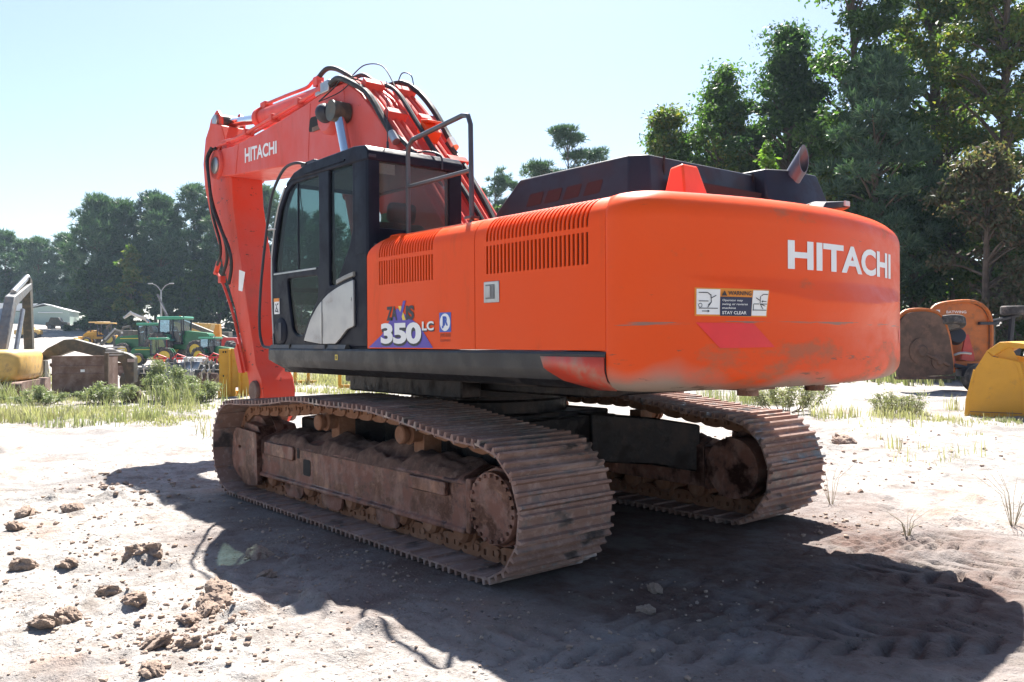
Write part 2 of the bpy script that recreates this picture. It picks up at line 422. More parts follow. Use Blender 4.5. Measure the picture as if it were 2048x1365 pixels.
M_MUD = simple('caked_soil', (0.105, 0.056, 0.040), 0.95, var=0.4, scale=14, dirt=(0.20, 0.125, 0.095), dirt_amt=0.4, bmp=0.6)
M_CLOD = simple('dry_clay_clod', (0.29, 0.215, 0.17), 0.95, var=0.3, scale=9, dirt=(0.36, 0.28, 0.22), dirt_amt=0.4, bmp=0.7)

def leaf_mat(name, cols, trans=0.5, rough=0.45, gloss=0.35):
    m, t, b, o = mat(name); t.nodes.remove(b)
    g = N(t, 'ShaderNodeNewGeometry'); col = ramp(t, g.outputs['Random Per Island'], [(i/(len(cols)-1), c) for i, c in enumerate(cols)])
    d = N(t, 'ShaderNodeBsdfPrincipled', Roughness=rough); d.inputs['Specular IOR Level'].default_value = gloss
    t.links.new(col, d.inputs['Base Color'])
    tl = N(t, 'ShaderNodeBsdfTranslucent'); t.links.new(mix(t, 1.0, col, (1.0, 1.25, 0.55), 'MULTIPLY'), tl.inputs[0])
    a = N(t, 'ShaderNodeMixShader'); a.inputs[0].default_value = trans
    t.links.new(d.outputs[0], a.inputs[1]); t.links.new(tl.outputs[0], a.inputs[2]); t.links.new(a.outputs[0], o.inputs[0])
    return m
L_OAK = leaf_mat('oak_leaf', [(0.041, 0.080, 0.023), (0.065, 0.123, 0.032), (0.109, 0.167, 0.043)])
L_DARK = leaf_mat('dark_leaf', [(0.030, 0.063, 0.030), (0.051, 0.098, 0.039), (0.075, 0.128, 0.045)])
L_GUM = leaf_mat('yellowing_leaf', [(0.062, 0.112, 0.025), (0.112, 0.163, 0.037), (0.213, 0.175, 0.044)])
L_BRIGHT = leaf_mat('bright_leaf', [(0.09, 0.17, 0.025), (0.13, 0.22, 0.04), (0.18, 0.25, 0.05)], 0.5)
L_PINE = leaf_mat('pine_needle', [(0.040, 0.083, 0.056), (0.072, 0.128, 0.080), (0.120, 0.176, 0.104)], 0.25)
L_PINEDARK = leaf_mat('dark_pine_needle', [(0.022, 0.05, 0.045), (0.04, 0.078, 0.06), (0.07, 0.11, 0.08)], 0.25)  # darker needle tone, for variety between neighbouring pines
L_MIMOSA = leaf_mat('dusky_leaf', [(0.054, 0.078, 0.036), (0.108, 0.102, 0.060), (0.156, 0.090, 0.066)])
L_WEED = leaf_mat('weed_leaf', [(0.16, 0.19, 0.12), (0.24, 0.26, 0.165), (0.36, 0.34, 0.23)], 0.4)
L_GRASS = leaf_mat('dry_grass_blade', [(0.24, 0.225, 0.14), (0.36, 0.31, 0.21), (0.48, 0.42, 0.31)], 0.35)
L_GREENGRASS = leaf_mat('green_grass_blade', [(0.17, 0.185, 0.10), (0.28, 0.27, 0.165), (0.42, 0.38, 0.26)], 0.3)

def ground_material():
    m, t, b, o = mat('sandy_clay_ground')
    tc = N(t, 'ShaderNodeTexCoord'); P = tc.outputs['Object']
    big = noise(t, 0.16, 5, 0.6, coord=P); med = noise(t, 0.9, 6, 0.62, coord=P); fine = noise(t, 7, 6, 0.7, coord=P); grit = noise(t, 45, 4, 0.7, coord=P)
    col = ramp(t, fine, [(0.30, (0.155, 0.138, 0.124)), (0.43, (0.275, 0.258, 0.242)), (0.60, (0.335, 0.32, 0.305)), (0.80, (0.40, 0.39, 0.378))])
    col = mix(t, ramp(t, med, [(0.54, 0.0), (0.68, 0.65)]), col, (0.25, 0.158, 0.115))
    col = mix(t, ramp(t, noise(t, 0.55, 6, 0.65, coord=P), [(0.50, 0.0), (0.62, 0.85)]), col, (0.17, 0.16, 0.155))
    # churned red clay round the machine, darkened and spread to deepen its shadow
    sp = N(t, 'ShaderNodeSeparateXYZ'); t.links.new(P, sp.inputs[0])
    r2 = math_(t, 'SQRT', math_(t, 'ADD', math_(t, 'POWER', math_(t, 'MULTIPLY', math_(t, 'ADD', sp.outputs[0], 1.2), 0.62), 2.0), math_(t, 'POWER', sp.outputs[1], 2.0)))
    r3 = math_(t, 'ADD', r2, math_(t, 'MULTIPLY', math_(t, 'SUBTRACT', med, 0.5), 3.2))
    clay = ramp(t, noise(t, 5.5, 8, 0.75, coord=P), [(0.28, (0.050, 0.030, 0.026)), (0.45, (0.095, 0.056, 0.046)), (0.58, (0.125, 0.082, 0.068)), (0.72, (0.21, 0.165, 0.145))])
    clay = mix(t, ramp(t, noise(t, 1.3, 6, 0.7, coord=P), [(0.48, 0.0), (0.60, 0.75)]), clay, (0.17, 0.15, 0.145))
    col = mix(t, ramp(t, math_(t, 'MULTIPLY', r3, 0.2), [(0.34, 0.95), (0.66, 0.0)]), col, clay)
    spk = noise(t, 22, 6, 0.8, coord=P)
    col = mix(t, ramp(t, spk, [(0.56, 0.0), (0.64, 0.8)]), col, (0.09, 0.077, 0.068))
    col = mix(t, ramp(t, noise(t, 3.1, 8, 0.75, coord=P), [(0.52, 0.0), (0.66, 0.8)]), col, (0.15, 0.128, 0.112))
    v = N(t, 'ShaderNodeTexVoronoi', Scale=22.0); t.links.new(P, v.inputs['Vector'])
    peb = ramp(t, v.outputs['Distance'], [(0.10, 1.0), (0.22, 0.0)])
    pm = math_(t, 'MULTIPLY', peb, ramp(t, noise(t, 1.7, 4, 0.6, coord=P), [(0.5, 0.0), (0.6, 1.0)]))
    col = mix(t, pm, col, (0.16, 0.14, 0.125))
    t.links.new(col, b.inputs['Base Color']); b.inputs['Roughness'].default_value = 0.95; b.inputs['Specular IOR Level'].default_value = 0.2
    h = math_(t, 'ADD', math_(t, 'MULTIPLY', fine, 0.7), math_(t, 'ADD', math_(t, 'MULTIPLY', grit, 0.25), math_(t, 'MULTIPLY', pm, 0.5)))
    bump(t, h, 1.0, 0.06, b)
    return m
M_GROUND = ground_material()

# ================================================================== ground
def axis(lo, hi, fine, segs):
    a = list(np.arange(lo, hi+1e-6, fine)); s = fine; x = hi
    while x < 900: s = min(s*1.09, 40); x += s; a.append(x)
    s = fine; x = lo; b = []
    while x > -900: s = min(s*1.09, 40); x -= s; b.append(x)
    return np.array(b[::-1]+a)
gx = axis(-5.4, 4.0, 0.026, 0); gy = axis(-2.6, 4.4, 0.026, 0)
GX, GY = np.meshgrid(gx, gy, indexing='ij'); GZ = terrain(GX, GY)
nx, ny = GX.shape; idx = np.arange(nx*ny).reshape(nx, ny)
F = np.stack([idx[:-1, :-1], idx[1:, :-1], idx[1:, 1:], idx[:-1, 1:]], -1).reshape(-1, 4)
gme = np_mesh('ground', np.stack([GX, GY, GZ], -1).reshape(-1, 3), F, True)
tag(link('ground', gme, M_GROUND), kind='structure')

# ================================================================== the big orange excavator
EX = thing('excavator', 'big orange tracked excavator with black cab and red boom, filling the yard foreground', 'excavator', (0, 0, 0))

# ---- undercarriage
def track_path():
    cs, rs = Vector((-2.025, 0.455)), 0.455; ci, ri = Vector((2.025, 0.478)), 0.478
    P = []
    for k in range(25):
        a = math.radians(96+k*(270-96)/24); P.append(cs+Vector((math.cos(a), math.sin(a)))*rs)
    for k in range(1, 12): P.append(Vector((-2.025+4.05*k/12, 0.0)))
    for k in range(25):
        a = math.radians(-90+k*(176)/24); P.append(ci+Vector((math.cos(a), math.sin(a)))*ri)
    T = [Vector(q) for q in ((1.75, 0.965), (1.35, 0.985), (1.0, 1.02), (0.72, 1.052), (0.4, 1.062), (0.0, 1.052), (-0.35, 1.052), (-0.7, 1.047), (-1.0, 1.017), (-1.4, 0.965), (-1.8, 0.92))]
    P += T+[P[0]]
    d = [0.0]
    for i in range(1, len(P)): d.append(d[-1]+(P[i]-P[i-1]).length)
    return P, d
TP, TD = track_path()
def on_track(s):
    s %= TD[-1]
    for i in range(1, len(TD)):
        if TD[i] >= s:
            t = (s-TD[i-1])/max(TD[i]-TD[i-1], 1e-9); return TP[i-1].lerp(TP[i], t)
    return TP[-1]
NSH = 50; PITCH_L = TD[-1]/NSH
h = PITCH_L/2
shoe_prof = [(-h*1.02, -0.002), (-h*1.02, 0.012), (-0.092, 0.012), (-0.087, 0.044), (-0.069, 0.044), (-0.062, 0.010),
             (-0.014, 0.010), (-0.009, 0.042), (0.009, 0.042), (0.014, 0.010), (0.062, 0.010), (0.068, 0.044), (0.086, 0.044), (0.092, 0.010),
             (h*0.90, 0.010), (h*0.97, -0.014), (h*0.90, -0.016), (h*0.84, -0.002)]
mb = MB(); mb.prism(shoe_prof, -0.4, 0.4, 'y')
shoe_me = mb.mesh('track_shoe', 30); shoe_me.materials.append(M_SHOE)
mb = MB()
for sy in (-1, 1):
    lo = rounded([(-0.125, -0.03), (-0.125, -0.10), (-0.06, -0.125), (0.06, -0.125), (0.115, -0.10), (0.125, -0.045), (0.075, -0.004), (-0.09, -0.004)], 0.02, 2)
    vs, fs = plate(lo, [[(0.035, -0.035), (0.065, -0.035), (0.065, -0.075), (0.035, -0.075)], [(-0.06, -0.045), (-0.035, -0.045), (-0.035, -0.08), (-0.06, -0.08)]], 0.04)
    mb.add([(x, sy*(0.095)+z, y) for x, y, z in vs], fs)
mb.cyl((-0.10, -0.135, -0.075), (-0.10, 0.135, -0.075), 0.026, n=10)
link_me = mb.mesh('track_link', 35); link_me.materials.append(M_LINK)

def crawler(side):
    yc = 1.295*side; s = side
    mb = MB()
    sec = [(yc-0.2*s, 0.24), (yc+0.225*s, 0.22), (yc+0.225*s, 0.25), (yc+0.20*s, 0.262), (yc+0.20*s, 0.565), (yc+0.17*s, 0.60), (yc-0.05*s, 0.66), (yc-0.2*s, 0.60)]
    mb.prism(sec, -1.66, 1.72, 'x')
    fr = mb.build('track_frame', M_FRAME, EX, bevel=0.008)
    if side < 0: fr['label'] = 'track frame in deep shade on the far side'
    # shoes and chain
    off = 0.06
    for k in range(NSH):
        sc = k*PITCH_L+off; a = on_track(sc-h*0.9); b = on_track(sc+h*0.9); c = on_track(sc)
        t = (b-a).normalized(); n = Vector((-t.y, t.x))
        if n.dot(c-Vector((max(-2.0, min(2.0, c.x)), 0.5))) < 0: n = -n
        mid = (a+b)/2*0.3+c*0.7
        p = mid-n*0.044
        T3 = Vector((t.x, 0, t.y)); N3 = Vector((n.x, 0, n.y)); Y3 = N3.cross(T3)
        Mx = Matrix(((T3.x, Y3.x, N3.x, p.x), (T3.y, Y3.y, N3.y, yc), (T3.z, Y3.z, N3.z, p.y), (0, 0, 0, 1)))
        for nm, me in (('track_shoe', shoe_me), ('track_link', link_me)):
            o = bpy.data.objects.new(nm, me); COL.objects.link(o); o.parent = fr; o.matrix_local = Mx
    # sprocket with teeth, idler
    mb = MB(); teeth = []
    for k in range(44):
        a = 2*PI*k/44; r = 0.335 if k % 2 else 0.285
        teeth.append((-2.025+r*math.cos(a), 0.455+r*math.sin(a)))
    mb.prism(teeth, yc-0.04, yc+0.04, 'y'); mb.cyl((-2.025, yc-0.30*s, 0.455), (-2.025, yc+0.205*s, 0.455), 0.255, n=28)
    mb.build('sprocket', M_FRAME, fr)
    mb = MB(); mb.lathe([(0.02, -0.10), (0.30, -0.10), (0.325, -0.05), (0.325, -0.03), (0.335, -0.03), (0.335, 0.03), (0.325, 0.03), (0.325, 0.05), (0.30, 0.10), (0.02, 0.10)], (2.025, yc, 0.478), 'y', 32)
    mb.build('idler', M_FRAME, fr)
    # final drive cover and its bolts
    mb = MB(); mb.lathe([(0.01, 0.0), (0.232, 0.0), (0.240, 0.010), (0.240, 0.045), (0.232, 0.058), (0.01, 0.060)], (-2.025, yc+0.215*s, 0.455), 'y', 40, s)
    mb.build('drive_cover', M_FRAME, fr)
    bolt = MB(); bolt.cyl((0, 0, 0), (0, 0.016*s, 0), 0.0135, n=6); bme = bolt.mesh('bolt', 30); bme.materials.append(M_FRAME)
    for k in range(22):
        a = 2*PI*(k+0.4)/22
        o = bpy.data.objects.new('bolt', bme); COL.objects.link(o); o.parent = fr
        o.location = (-2.025+0.212*math.cos(a), yc+0.274*s, 0.455+0.212*math.sin(a))
    # front idler guard
    mb = MB(); gp = rounded([(1.70, 0.13), (1.86, 0.10), (2.02, 0.11), (2.30, 0.24), (2.33, 0.34), (2.30, 0.58), (2.22, 0.66), (1.72, 0.64)], 0.03, 2)
    vs, fs = plate(gp, [rounded([(2.10, 0.455), (2.17, 0.455), (2.17, 0.485), (2.10, 0.485)], 0.012, 2)], 0.05)
    mb.add([(x, yc+0.225*s+z, y) for x, y, z in vs], fs)
    mb.prism([(1.71, 0.60), (2.20, 0.62), (2.10, 0.72), (1.80, 0.70)], yc-0.2*s, yc+0.20*s, 'y')
    mb.build('idler_guard', M_FRAME, fr, bevel=0.008)
    # outer brackets and openings on the beam
    mb = MB(); mb.b2(0.98, 1.60, yc+0.20*s, yc+0.222*s, 0.44, 0.565); mb.build('step_bracket', M_FRAME, fr, bevel=0.008)
    mb = MB(); mb.b2(-1.45, -0.98, yc+0.20*s, yc+0.235*s, 0.45, 0.55); mb.build('step_bracket', M_FRAME, fr, bevel=0.008)
    vs, fs = plate(rounded([(0.66, 0.33), (0.80, 0.33), (0.80, 0.475), (0.66, 0.475)], 0.025, 3), [], 0.004)
    mb = MB(); mb.add([(x, yc+0.2015*s+z, y) for x, y, z in vs], fs)
    mb.build('grease_opening', M_DARK, fr)
    for xx in (0.90, 1.02):
        mb = MB(); mb.b2(xx-0.022, xx+0.022, yc+0.196*s, yc+0.204*s, 0.47, 0.56); mb.build('slot', M_DARK, fr)
    mb = MB(); mb.b2(-1.72, -1.665, yc-0.2*s, yc+0.215*s, 0.225, 0.60); mb.build('end_plate', M_FRAME, fr, bevel=0.01)
    # bottom rollers, guards
    rm = MB(); rm.lathe([(0.02, -0.19), (0.06, -0.19), (0.085, -0.165), (0.085, -0.12), (0.112, -0.12), (0.112, -0.09), (0.085, -0.09), (0.085, 0.09), (0.112, 0.09), (0.112, 0.12), (0.085, 0.12), (0.085, 0.165), (0.06, 0.19), (0.02, 0.19)], (0, 0, 0), 'y', 18)
    rme = rm.mesh('track_roller', 35); rme.materials.append(M_LINK)
    for k in range(9):
        o = bpy.data.objects.new('track_roller', rme); COL.objects.link(o); o.parent = fr; o.location = (-1.55+k*0.385, yc, 0.215)
    for xx in (1.02, 0.30, -0.62):
        mb = MB(); g2 = [(xx-0.20, 0.23), (xx+0.20, 0.23), (xx+0.17, 0.12), (xx+0.12, 0.095), (xx-0.12, 0.095), (xx-0.17, 0.12)]
        mb.prism(g2, yc+0.165*s, yc+0.19*s, 'y'); mb.build('track_guide', M_FRAME, fr, bevel=0.006)
    # carrier rollers on their posts
    for xx in (0.53, -0.81):
        mb = MB(); mb.lathe([(0.01, 0.20), (0.062, 0.20), (0.072, 0.19), (0.072, 0.16), (0.055, 0.15), (0.055, 0.13), (0.082, 0.12), (0.082, 0.10), (0.066, 0.09), (0.066, -0.06), (0.01, -0.06)], (xx, yc, 0.825), 'y', 20, s)
        mb.b2(xx-0.07, xx+0.07, yc-0.14*s, yc+0.02*s, 0.60, 0.86)
        mb.build('carrier_roller', M_LINK, fr, smooth=35)
    # soil lying on the beam
    xs = np.linspace(-1.62, 1.62, 90); ys = np.linspace(-0.20, 0.205, 18); X, Y = np.meshgrid(xs, ys, indexing='ij')
    base = np.interp(Y, [-0.2, -0.05, 0.17, 0.205], [0.60, 0.66, 0.60, 0.56])
    hh = 0.035+0.10*np.clip(fbm(X*2.2+9*s, Y*3+4, 71, 3)+0.15, 0, 1)+0.035*fbm(X*14, Y*14, 72, 3)
    edge = sstep(0.0, 0.06, Y+0.2)*(1-sstep(0.16, 0.207, Y))*(1-sstep(1.45, 1.62, np.abs(X)))
    for hx in (0.66, -0.60): hh -= 0.10*np.exp(-((X-hx)/0.16)**2-((Y-0.10)/0.06)**2)
    Z = base-0.012+np.maximum(hh, -0.03)*edge
    ii = np.arange(X.size).reshape(X.shape); Fm = np.stack([ii[:-1, :-1], ii[1:, :-1], ii[1:, 1:], ii[:-1, 1:]], -1).reshape(-1, 4)
    me = np_mesh('caked_soil', np.stack([X, yc+Y*s, Z], -1).reshape(-1, 3), Fm, True)
    tag(link('caked_soil', me, M_MUD, fr), kind='stuff')
    return fr
crawler(1); crawler(-1)

mb = MB()
mb.b2(-0.95, 0.95, -0.75, 0.75, 0.42, 0.86); mb.b2(-0.8, 0.8, -0.8, 0.8, 0.60, 0.90)
for sx in (-1, 1):
    for sy in (-1, 1):
        lo = []
        for (px, py, z0, z1, w) in ((sx*0.55, sy*0.4, 0.45, 0.88, 0.42), (sx*0.95, sy*0.85, 0.42, 0.84, 0.36), (sx*1.25, sy*1.12, 0.36, 0.78, 0.36)):
            lo.append([(px-w, py, z0), (px+w, py, z0), (px+w, py, z1), (px-w, py, z1)])
        mb.loft(lo)
mb.build('car_body', M_BODYFR, EX, bevel=0.015)
mb = MB(); mb.lathe([(0.3, 0.86), (0.74, 0.86), (0.74, 1.0), (0.72, 1.02), (0.72, 1.05), (0.84, 1.06), (0.84, 1.20), (0.3, 1.20)], (0, 0, 0), 'z', 48)
mb.build('swing_bearing', M_BODYFR, EX)
for xx in (-0.42, -0.72):
    mb = MB(); mb.cyl((xx, 0.86, 1.16), (xx, 0.86, 1.06), 0.022, n=10); mb.build('drain_hose', M_STEEL, EX)
mb = MB(); mb.b2(-2.60, 1.48, -1.36, 1.36, 1.24, 1.46); mb.b2(-2.2, 1.2, -0.85, 0.85, 1.14, 1.24)
mb.b2(-0.3, 1.7, -0.36, 0.36, 1.3, 1.75)
mb.b2(-1.0, 0.75, 0.85, 1.05, 1.08, 1.24)
mb.build('main_frame', M_BODYFR, EX, bevel=0.015)

# ---- counterweight
CR = 3.55
def scoop(y, z):
    """pressed ridge across the rear: flush along its top line, standing proud along its curved lower edge (negative = proud)"""
    t = (1.28-y)/2.45
    if t <= 0: return 0.0
    k = 1.0 if t < 0.90 else max(0.0, 1-(t-0.90)/0.14); t = min(t, 1.0)
    zu = 1.893-0.012*t; zl = zu-0.004-float(np.interp(t, [0, 0.15, 0.4, 0.66, 0.85, 1.0], [0, 0.045, 0.125, 0.125, 0.095, 0.07]))
    dep = 0.048*k*float(np.interp(t, [0, 0.3, 0.7, 1.0], [0, 0.6, 1, 0.9]))
    if zl < z <= zu: return -dep*(zu-z)/max(zu-zl, 1e-4)
    if zl-0.16 < z <= zl:
        q = (zl-z)/0.16; return -dep*(1-q)**1.5
    return 0.0
def cw_surface(y, z, off=0.0):
    r = math.sqrt(CR*CR-y*y); d = off-scoop(y, z)
    return (-r-d*r/CR, y+d*y/CR, z)
HALF = 1.497
arc = [(-math.sqrt(CR*CR-y*y), y) for y in np.linspace(1.36, -1.36, 90)]
plan = [(-2.985, HALF), (-3.0, HALF)]
# corner blend
A, B, Cn = Vector((-3.0, HALF)), Vector(arc[4]), Vector((-3.255, HALF-0.005))
plan += [tuple(A*(1-t)**2+Cn*2*t*(1-t)+B*t*t) for t in [k/14 for k in range(1, 14)]]
mid = arc[4:-4]
right = [(x, -y) for x, y in plan[::-1]]
plan = plan+mid+right
pn = []
for i, p in enumerate(plan):
    a = Vector(plan[max(i-1, 0)]); b = Vector(plan[min(i+1, len(plan)-1)]); t = (b-a).normalized(); pn.append(Vector((-t.y, t.x)))
pn = [(-n if n.dot(Vector(p)-Vector((-2.2, 0))) < 0 else n) for n, p in zip(pn, plan)]
Z0, Z1 = 1.245, 2.378; RT, RB = 0.16, 0.13
zs = [Z0+RB*(1-math.cos(a)) for a in np.linspace(0, PI/2, 9)]
zs += list(np.linspace(Z0+RB, Z1-RT, 62))[1:-1]
zs += [Z1-RT+RT*math.sin(a) for a in np.linspace(0, PI/2, 11)]
def inset(z):
    if z < Z0+RB: return RB-math.sqrt(max(RB*RB-(Z0+RB-z)**2, 0))
    if z > Z1-RT: return RT-math.sqrt(max(RT*RT-(z-Z1+RT)**2, 0))
    return 0.0
loops = []
for z in zs:
    L = []
    for (x, y), n in zip(plan, pn):
        d = inset(z)+(scoop(y, z) if x < -3.2 else 0)
        L.append((x-n.x*d, y-n.y*d, z))
    L += [(-2.35, -1.2, z), (-2.35, 1.2, z)]
    loops.append(L)
mb = MB(); mb.loft(loops)
CW = mb.build('counterweight', M_CW, EX, smooth=32)

def on_cw(vs, y0, z0, off):
    """map 2D lettering (x to the reader's right, y up) on to the curved rear face"""
    return [cw_surface(y0-x, z0+y, off) for x, y in vs]
def cw_patch(poly_y, nm, m, off, k=8, rows=8):
    """patch from 4 (y, z) corners TL, TR, BR, BL, gridded to follow the curved face"""
    (a, b, c, d) = [Vector(q) for q in poly_y]; V = []; Fq = []
    for i in range(k+1):
        for j in range(rows+1):
            q = a.lerp(b, i/k).lerp(d.lerp(c, i/k), j/rows); V.append(cw_surface(q.x, q.y, off))
    w = rows+1
    for i in range(k):
        for j in range(rows): Fq.append((w*i+j, w*i+j+1, w*(i+1)+j+1, w*(i+1)+j))
    mb = MB(); mb.add(V, Fq); return mb.build(nm, m, CW)
vs, fs = text2d('HITACHI', 1.395, 0.174, 0.034, space=1.0); mb = MB(); mb.add(on_cw(vs, 0.515, 1.948, 0.003), fs); mb.build('maker_lettering', M_WHITE, CW)
cw_patch([(1.172, 1.632), (0.79, 1.628), (0.625, 1.49), (1.02, 1.488)], 'reflector_strip', M_RED, 0.003, 12)
cw_patch([(-1.18, 1.60), (-1.25, 1.60), (-1.25, 1.50), (-1.22, 1.50)], 'reflector_strip', M_RED, 0.003, 3)
cw_patch([(1.178, 1.826), (0.688, 1.820), (0.688, 1.664), (1.178, 1.668)], 'warning_sign', M_LABEL, 0.003, 20)
cw_patch([(1.168, 1.818), (1.022, 1.817), (1.022, 1.676), (1.168, 1.677)], 'sign_panel', M_WHITE, 0.006, 8)
cw_patch([(0.805, 1.815), (0.697, 1.814), (0.697, 1.671), (0.805, 1.672)], 'sign_panel', M_WHITE, 0.006, 8)
cw_patch([(1.020, 1.777), (0.807, 1.775), (0.807, 1.668), (1.020, 1.669)], 'sign_panel', M_NAVY, 0.006, 10)
for s, w, hh, y, z, m, bo in (('WARNING', 0.155, 0.024, 0.972, 1.785, M_INK, 0.02), ('Operator may', 0.135, 0.015, 1.008, 1.748, M_WHITE, 0.01), ('swing or reverse', 0.170, 0.015, 1.008, 1.726, M_WHITE, 0.01), ('machine', 0.090, 0.012, 1.008, 1.708, M_WHITE, 0.01), ('STAY CLEAR', 0.165, 0.018, 1.008, 1.678, M_WHITE, 0.02)):
    v, f = text2d(s, w, hh, bo); mb = MB(); mb.add(on_cw(v, y, z, 0.009), f); mb.build('sign_text', m, CW)
def strokes(segs, w):
    V = []; Fq = []
    for x0, z0, x1, z1 in segs:
        a = Vector((x0, z0)); b = Vector((x1, z1)); n = (b-a).normalized().orthogonal()*w/2; q = len(V)
        V += [tuple(a+n), tuple(b+n), tuple(b-n), tuple(a-n)]; Fq.append((q, q+1, q+2, q+3))
    return V, Fq
mb = MB(); mb.add(*(lambda v: (on_cw(v, 1.014, 1.782, 0.009), [(0, 1, 2)]))([(0, 0), (0.036, 0), (0.018, 0.030)])); mb.build('alert_triangle', M_INK, CW)
fig = [(0.0, .115, .055, .115), (.055, .115, .075, .10), (.0, .068, .06, .068), (.0, .028, .12, .028), (.075, .105, .078, .06), (.078, .085, .108, .10), (.078, .062, .055, .032), (.075, .06, .058, .045), (.02, .012, .065, .012), (.065, .012, .055, .017), (.065, .012, .055, .007)]
v, f = strokes([(a+.012, b+.006, c+.012, d+.006) for a, b, c, d in fig], 0.0045); mb = MB(); mb.add(on_cw(v, 1.168, 1.677, 0.009), f)
circ = [(0.022+0.011*math.cos(2*PI*k/12), 0.05+0.011*math.sin(2*PI*k/12)) for k in range(13)]
v, f = strokes([(*circ[k], *circ[k+1]) for k in range(12)], 0.003); mb.add(on_cw(v, 1.168, 1.677, 0.009), f); mb.build('sign_pictogram', M_INK, CW)
fig = [(.10, .115, .065, .115), (.065, .115, .055, .105), (.10, .06, .055, .06), (.0, .025, .10, .025), (.05, .105, .05, .065), (.05, .08, .018, .095), (.05, .062, .09, .048), (.05, .062, .075, .032), (.062, .075, .095, .075), (.062, .075, .07, .08), (.062, .075, .07, .07), (.005, .025, .005, .06), (.005, .06, .045, .06)]
v, f = strokes([(a+.004, b+.006, c+.004, d+.006) for a, b, c, d in fig], 0.0042); mb = MB(); mb.add(on_cw(v, 0.805, 1.672, 0.009), f); mb.build('sign_pictogram', M_INK, CW)
# lifting cone, rear camera hood
mb = MB(); mb.loft([[(-2.84, 0.86, 2.34), (-2.84, 0.62, 2.34), (-3.06, 0.61, 2.34), (-3.06, 0.885, 2.34)], [(-2.87, 0.80, 2.61), (-2.87, 0.675, 2.61), (-2.98, 0.665, 2.62), (-2.98, 0.815, 2.62)]])
mb.build('lifting_eye_cover', M_CONE, CW, bevel=0.014)
mb = MB(); mb.loft([[(-3.02, -0.20, 2.395), (-3.02, -0.56, 2.395), (-3.06, -0.56, 2.44), (-3.06, -0.20, 2.41)], [(-3.16, -0.24, 2.41), (-3.20, -0.64, 2.42), (-3.18, -0.62, 2.50), (-3.16, -0.38, 2.48)], [(-3.24, -0.36, 2.42), (-3.30, -0.60, 2.44), (-3.30, -0.59, 2.485), (-3.24, -0.40, 2.465)]])
mb.build('camera_hood', M_BONNET, CW, bevel=0.015)
mb = MB(); mb.b2(-3.22, -3.10, -0.54, -0.42, 2.33, 2.43); mb.build('camera_bracket', M_CONE, CW, bevel=0.008)
mb = MB(); mb.box((-3.305, -0.545, 2.462), (0.012, 0.06, 0.035)); mb.build('camera_lens', M_LAMP, CW)
for yy in (-0.55, 0.25):
    mb = MB(); mb.cyl((-3.05, yy, 1.26), (-3.05, yy, 1.17), 0.07, n=14); mb.b2(-3.15, -2.95, yy-0.16, yy+0.16, 1.21, 1.25); mb.build('mounting_bolt', M_FRAME, CW)

# ---- engine side panels with louvres
def side_profile():
    P = [(1.497, 1.478), (1.497, 1.60), (1.497, 1.75), (1.497, 1.90), (1.497, 1.975), (1.497, 2.160), (1.497, 2.190)]
    P += [(1.497-0.19*(1-math.cos(a)), 2.215+0.160*math.sin(a)) for a in np.linspace(0, PI/2, 9)]
    return P+[(1.20, 2.381), (1.0, 2.386), (0.74, 2.388)]
PR = side_profile()
ROW = {5: 'low'}
def side_panel(x0, x1, sx0, sx1, n, slope):
    """panel from x0 (front) back to x1 with n upright slots between sx0 and sx1 in two rows"""
    pitch = (sx1-sx0)/(n-0.45); xs = [x0]
    for k in range(n): xs += [sx0+k*pitch, sx0+k*pitch+pitch*0.52]
    xs.append(x1)
    lowrow = {4}; uprow = set(range(6, 13))
    V = []; Fq = []
    m = len(PR)
    for i, x in enumerate(xs):
        for j, (y, z) in enumerate(PR):
            xx = x
            if i == 0 and slope: xx = x-0.26*max(0, (z-2.20)/0.18)**2
            V.append((xx, y, z))
    for i in range(len(xs)-1):
        slot = i % 2 == 1
        for j in range(m-1):
            if slot and (j in lowrow or j in uprow): continue
            Fq.append((i*m+j, i*m+j+1, (i+1)*m+j+1, (i+1)*m+j))
    mb = MB(); mb.add(V, Fq); me = mb.mesh('engine_panel', 30)
    o = link('engine_panel', me, M_BODY, EX)
    sm = o.modifiers.new('thickness', 'SOLIDIFY'); sm.thickness = 0.012; sm.offset = -1
    es = o.modifiers.new('crisp_edges', 'EDGE_SPLIT'); es.split_angle = math.radians(30)
    bm = MB()
    lo = []
    for x in (sx0+0.03, sx1-0.03): lo.append([(x, y-0.03*(1 if z < 2.25 else 0.9), z-(0.0 if z < 2.25 else 0.035)) for y, z in PR[4:13]]+[(x, 1.2, 2.26), (x, 1.2, 1.98)])
    bm.loft(lo); bm.build('louvre_backing', M_DARK, o)
    return o
P1 = side_panel(-0.352, -1.765, -0.535, -1.275, 21, True)
P2 = side_panel(-1.772, -2.978, -1.895, -2.845, 26, False)
mb = MB(); mb.b2(-0.36, -0.40, 0.62, 1.44, 1.48, 2.32); mb.build('front_closing_plate', M_BLACK, EX)
mb = MB(); mb.b2(-0.40, -2.97, 0.45, 0.76, 2.32, 2.384); mb.b2(-0.45, -2.7, -1.3, 0.45, 2.28, 2.36); mb.build('deck_plate', M_BODY, EX, bevel=0.006)
mb = MB(); mb.b2(-2.975, 1.45, -1.497, -0.62, 1.478, 2.20); mb.b2(-2.975, -0.5, -1.497, -0.6, 2.2, 2.36); mb.build('right_bodywork', M_BODY, EX, bevel=0.06, seg=3)
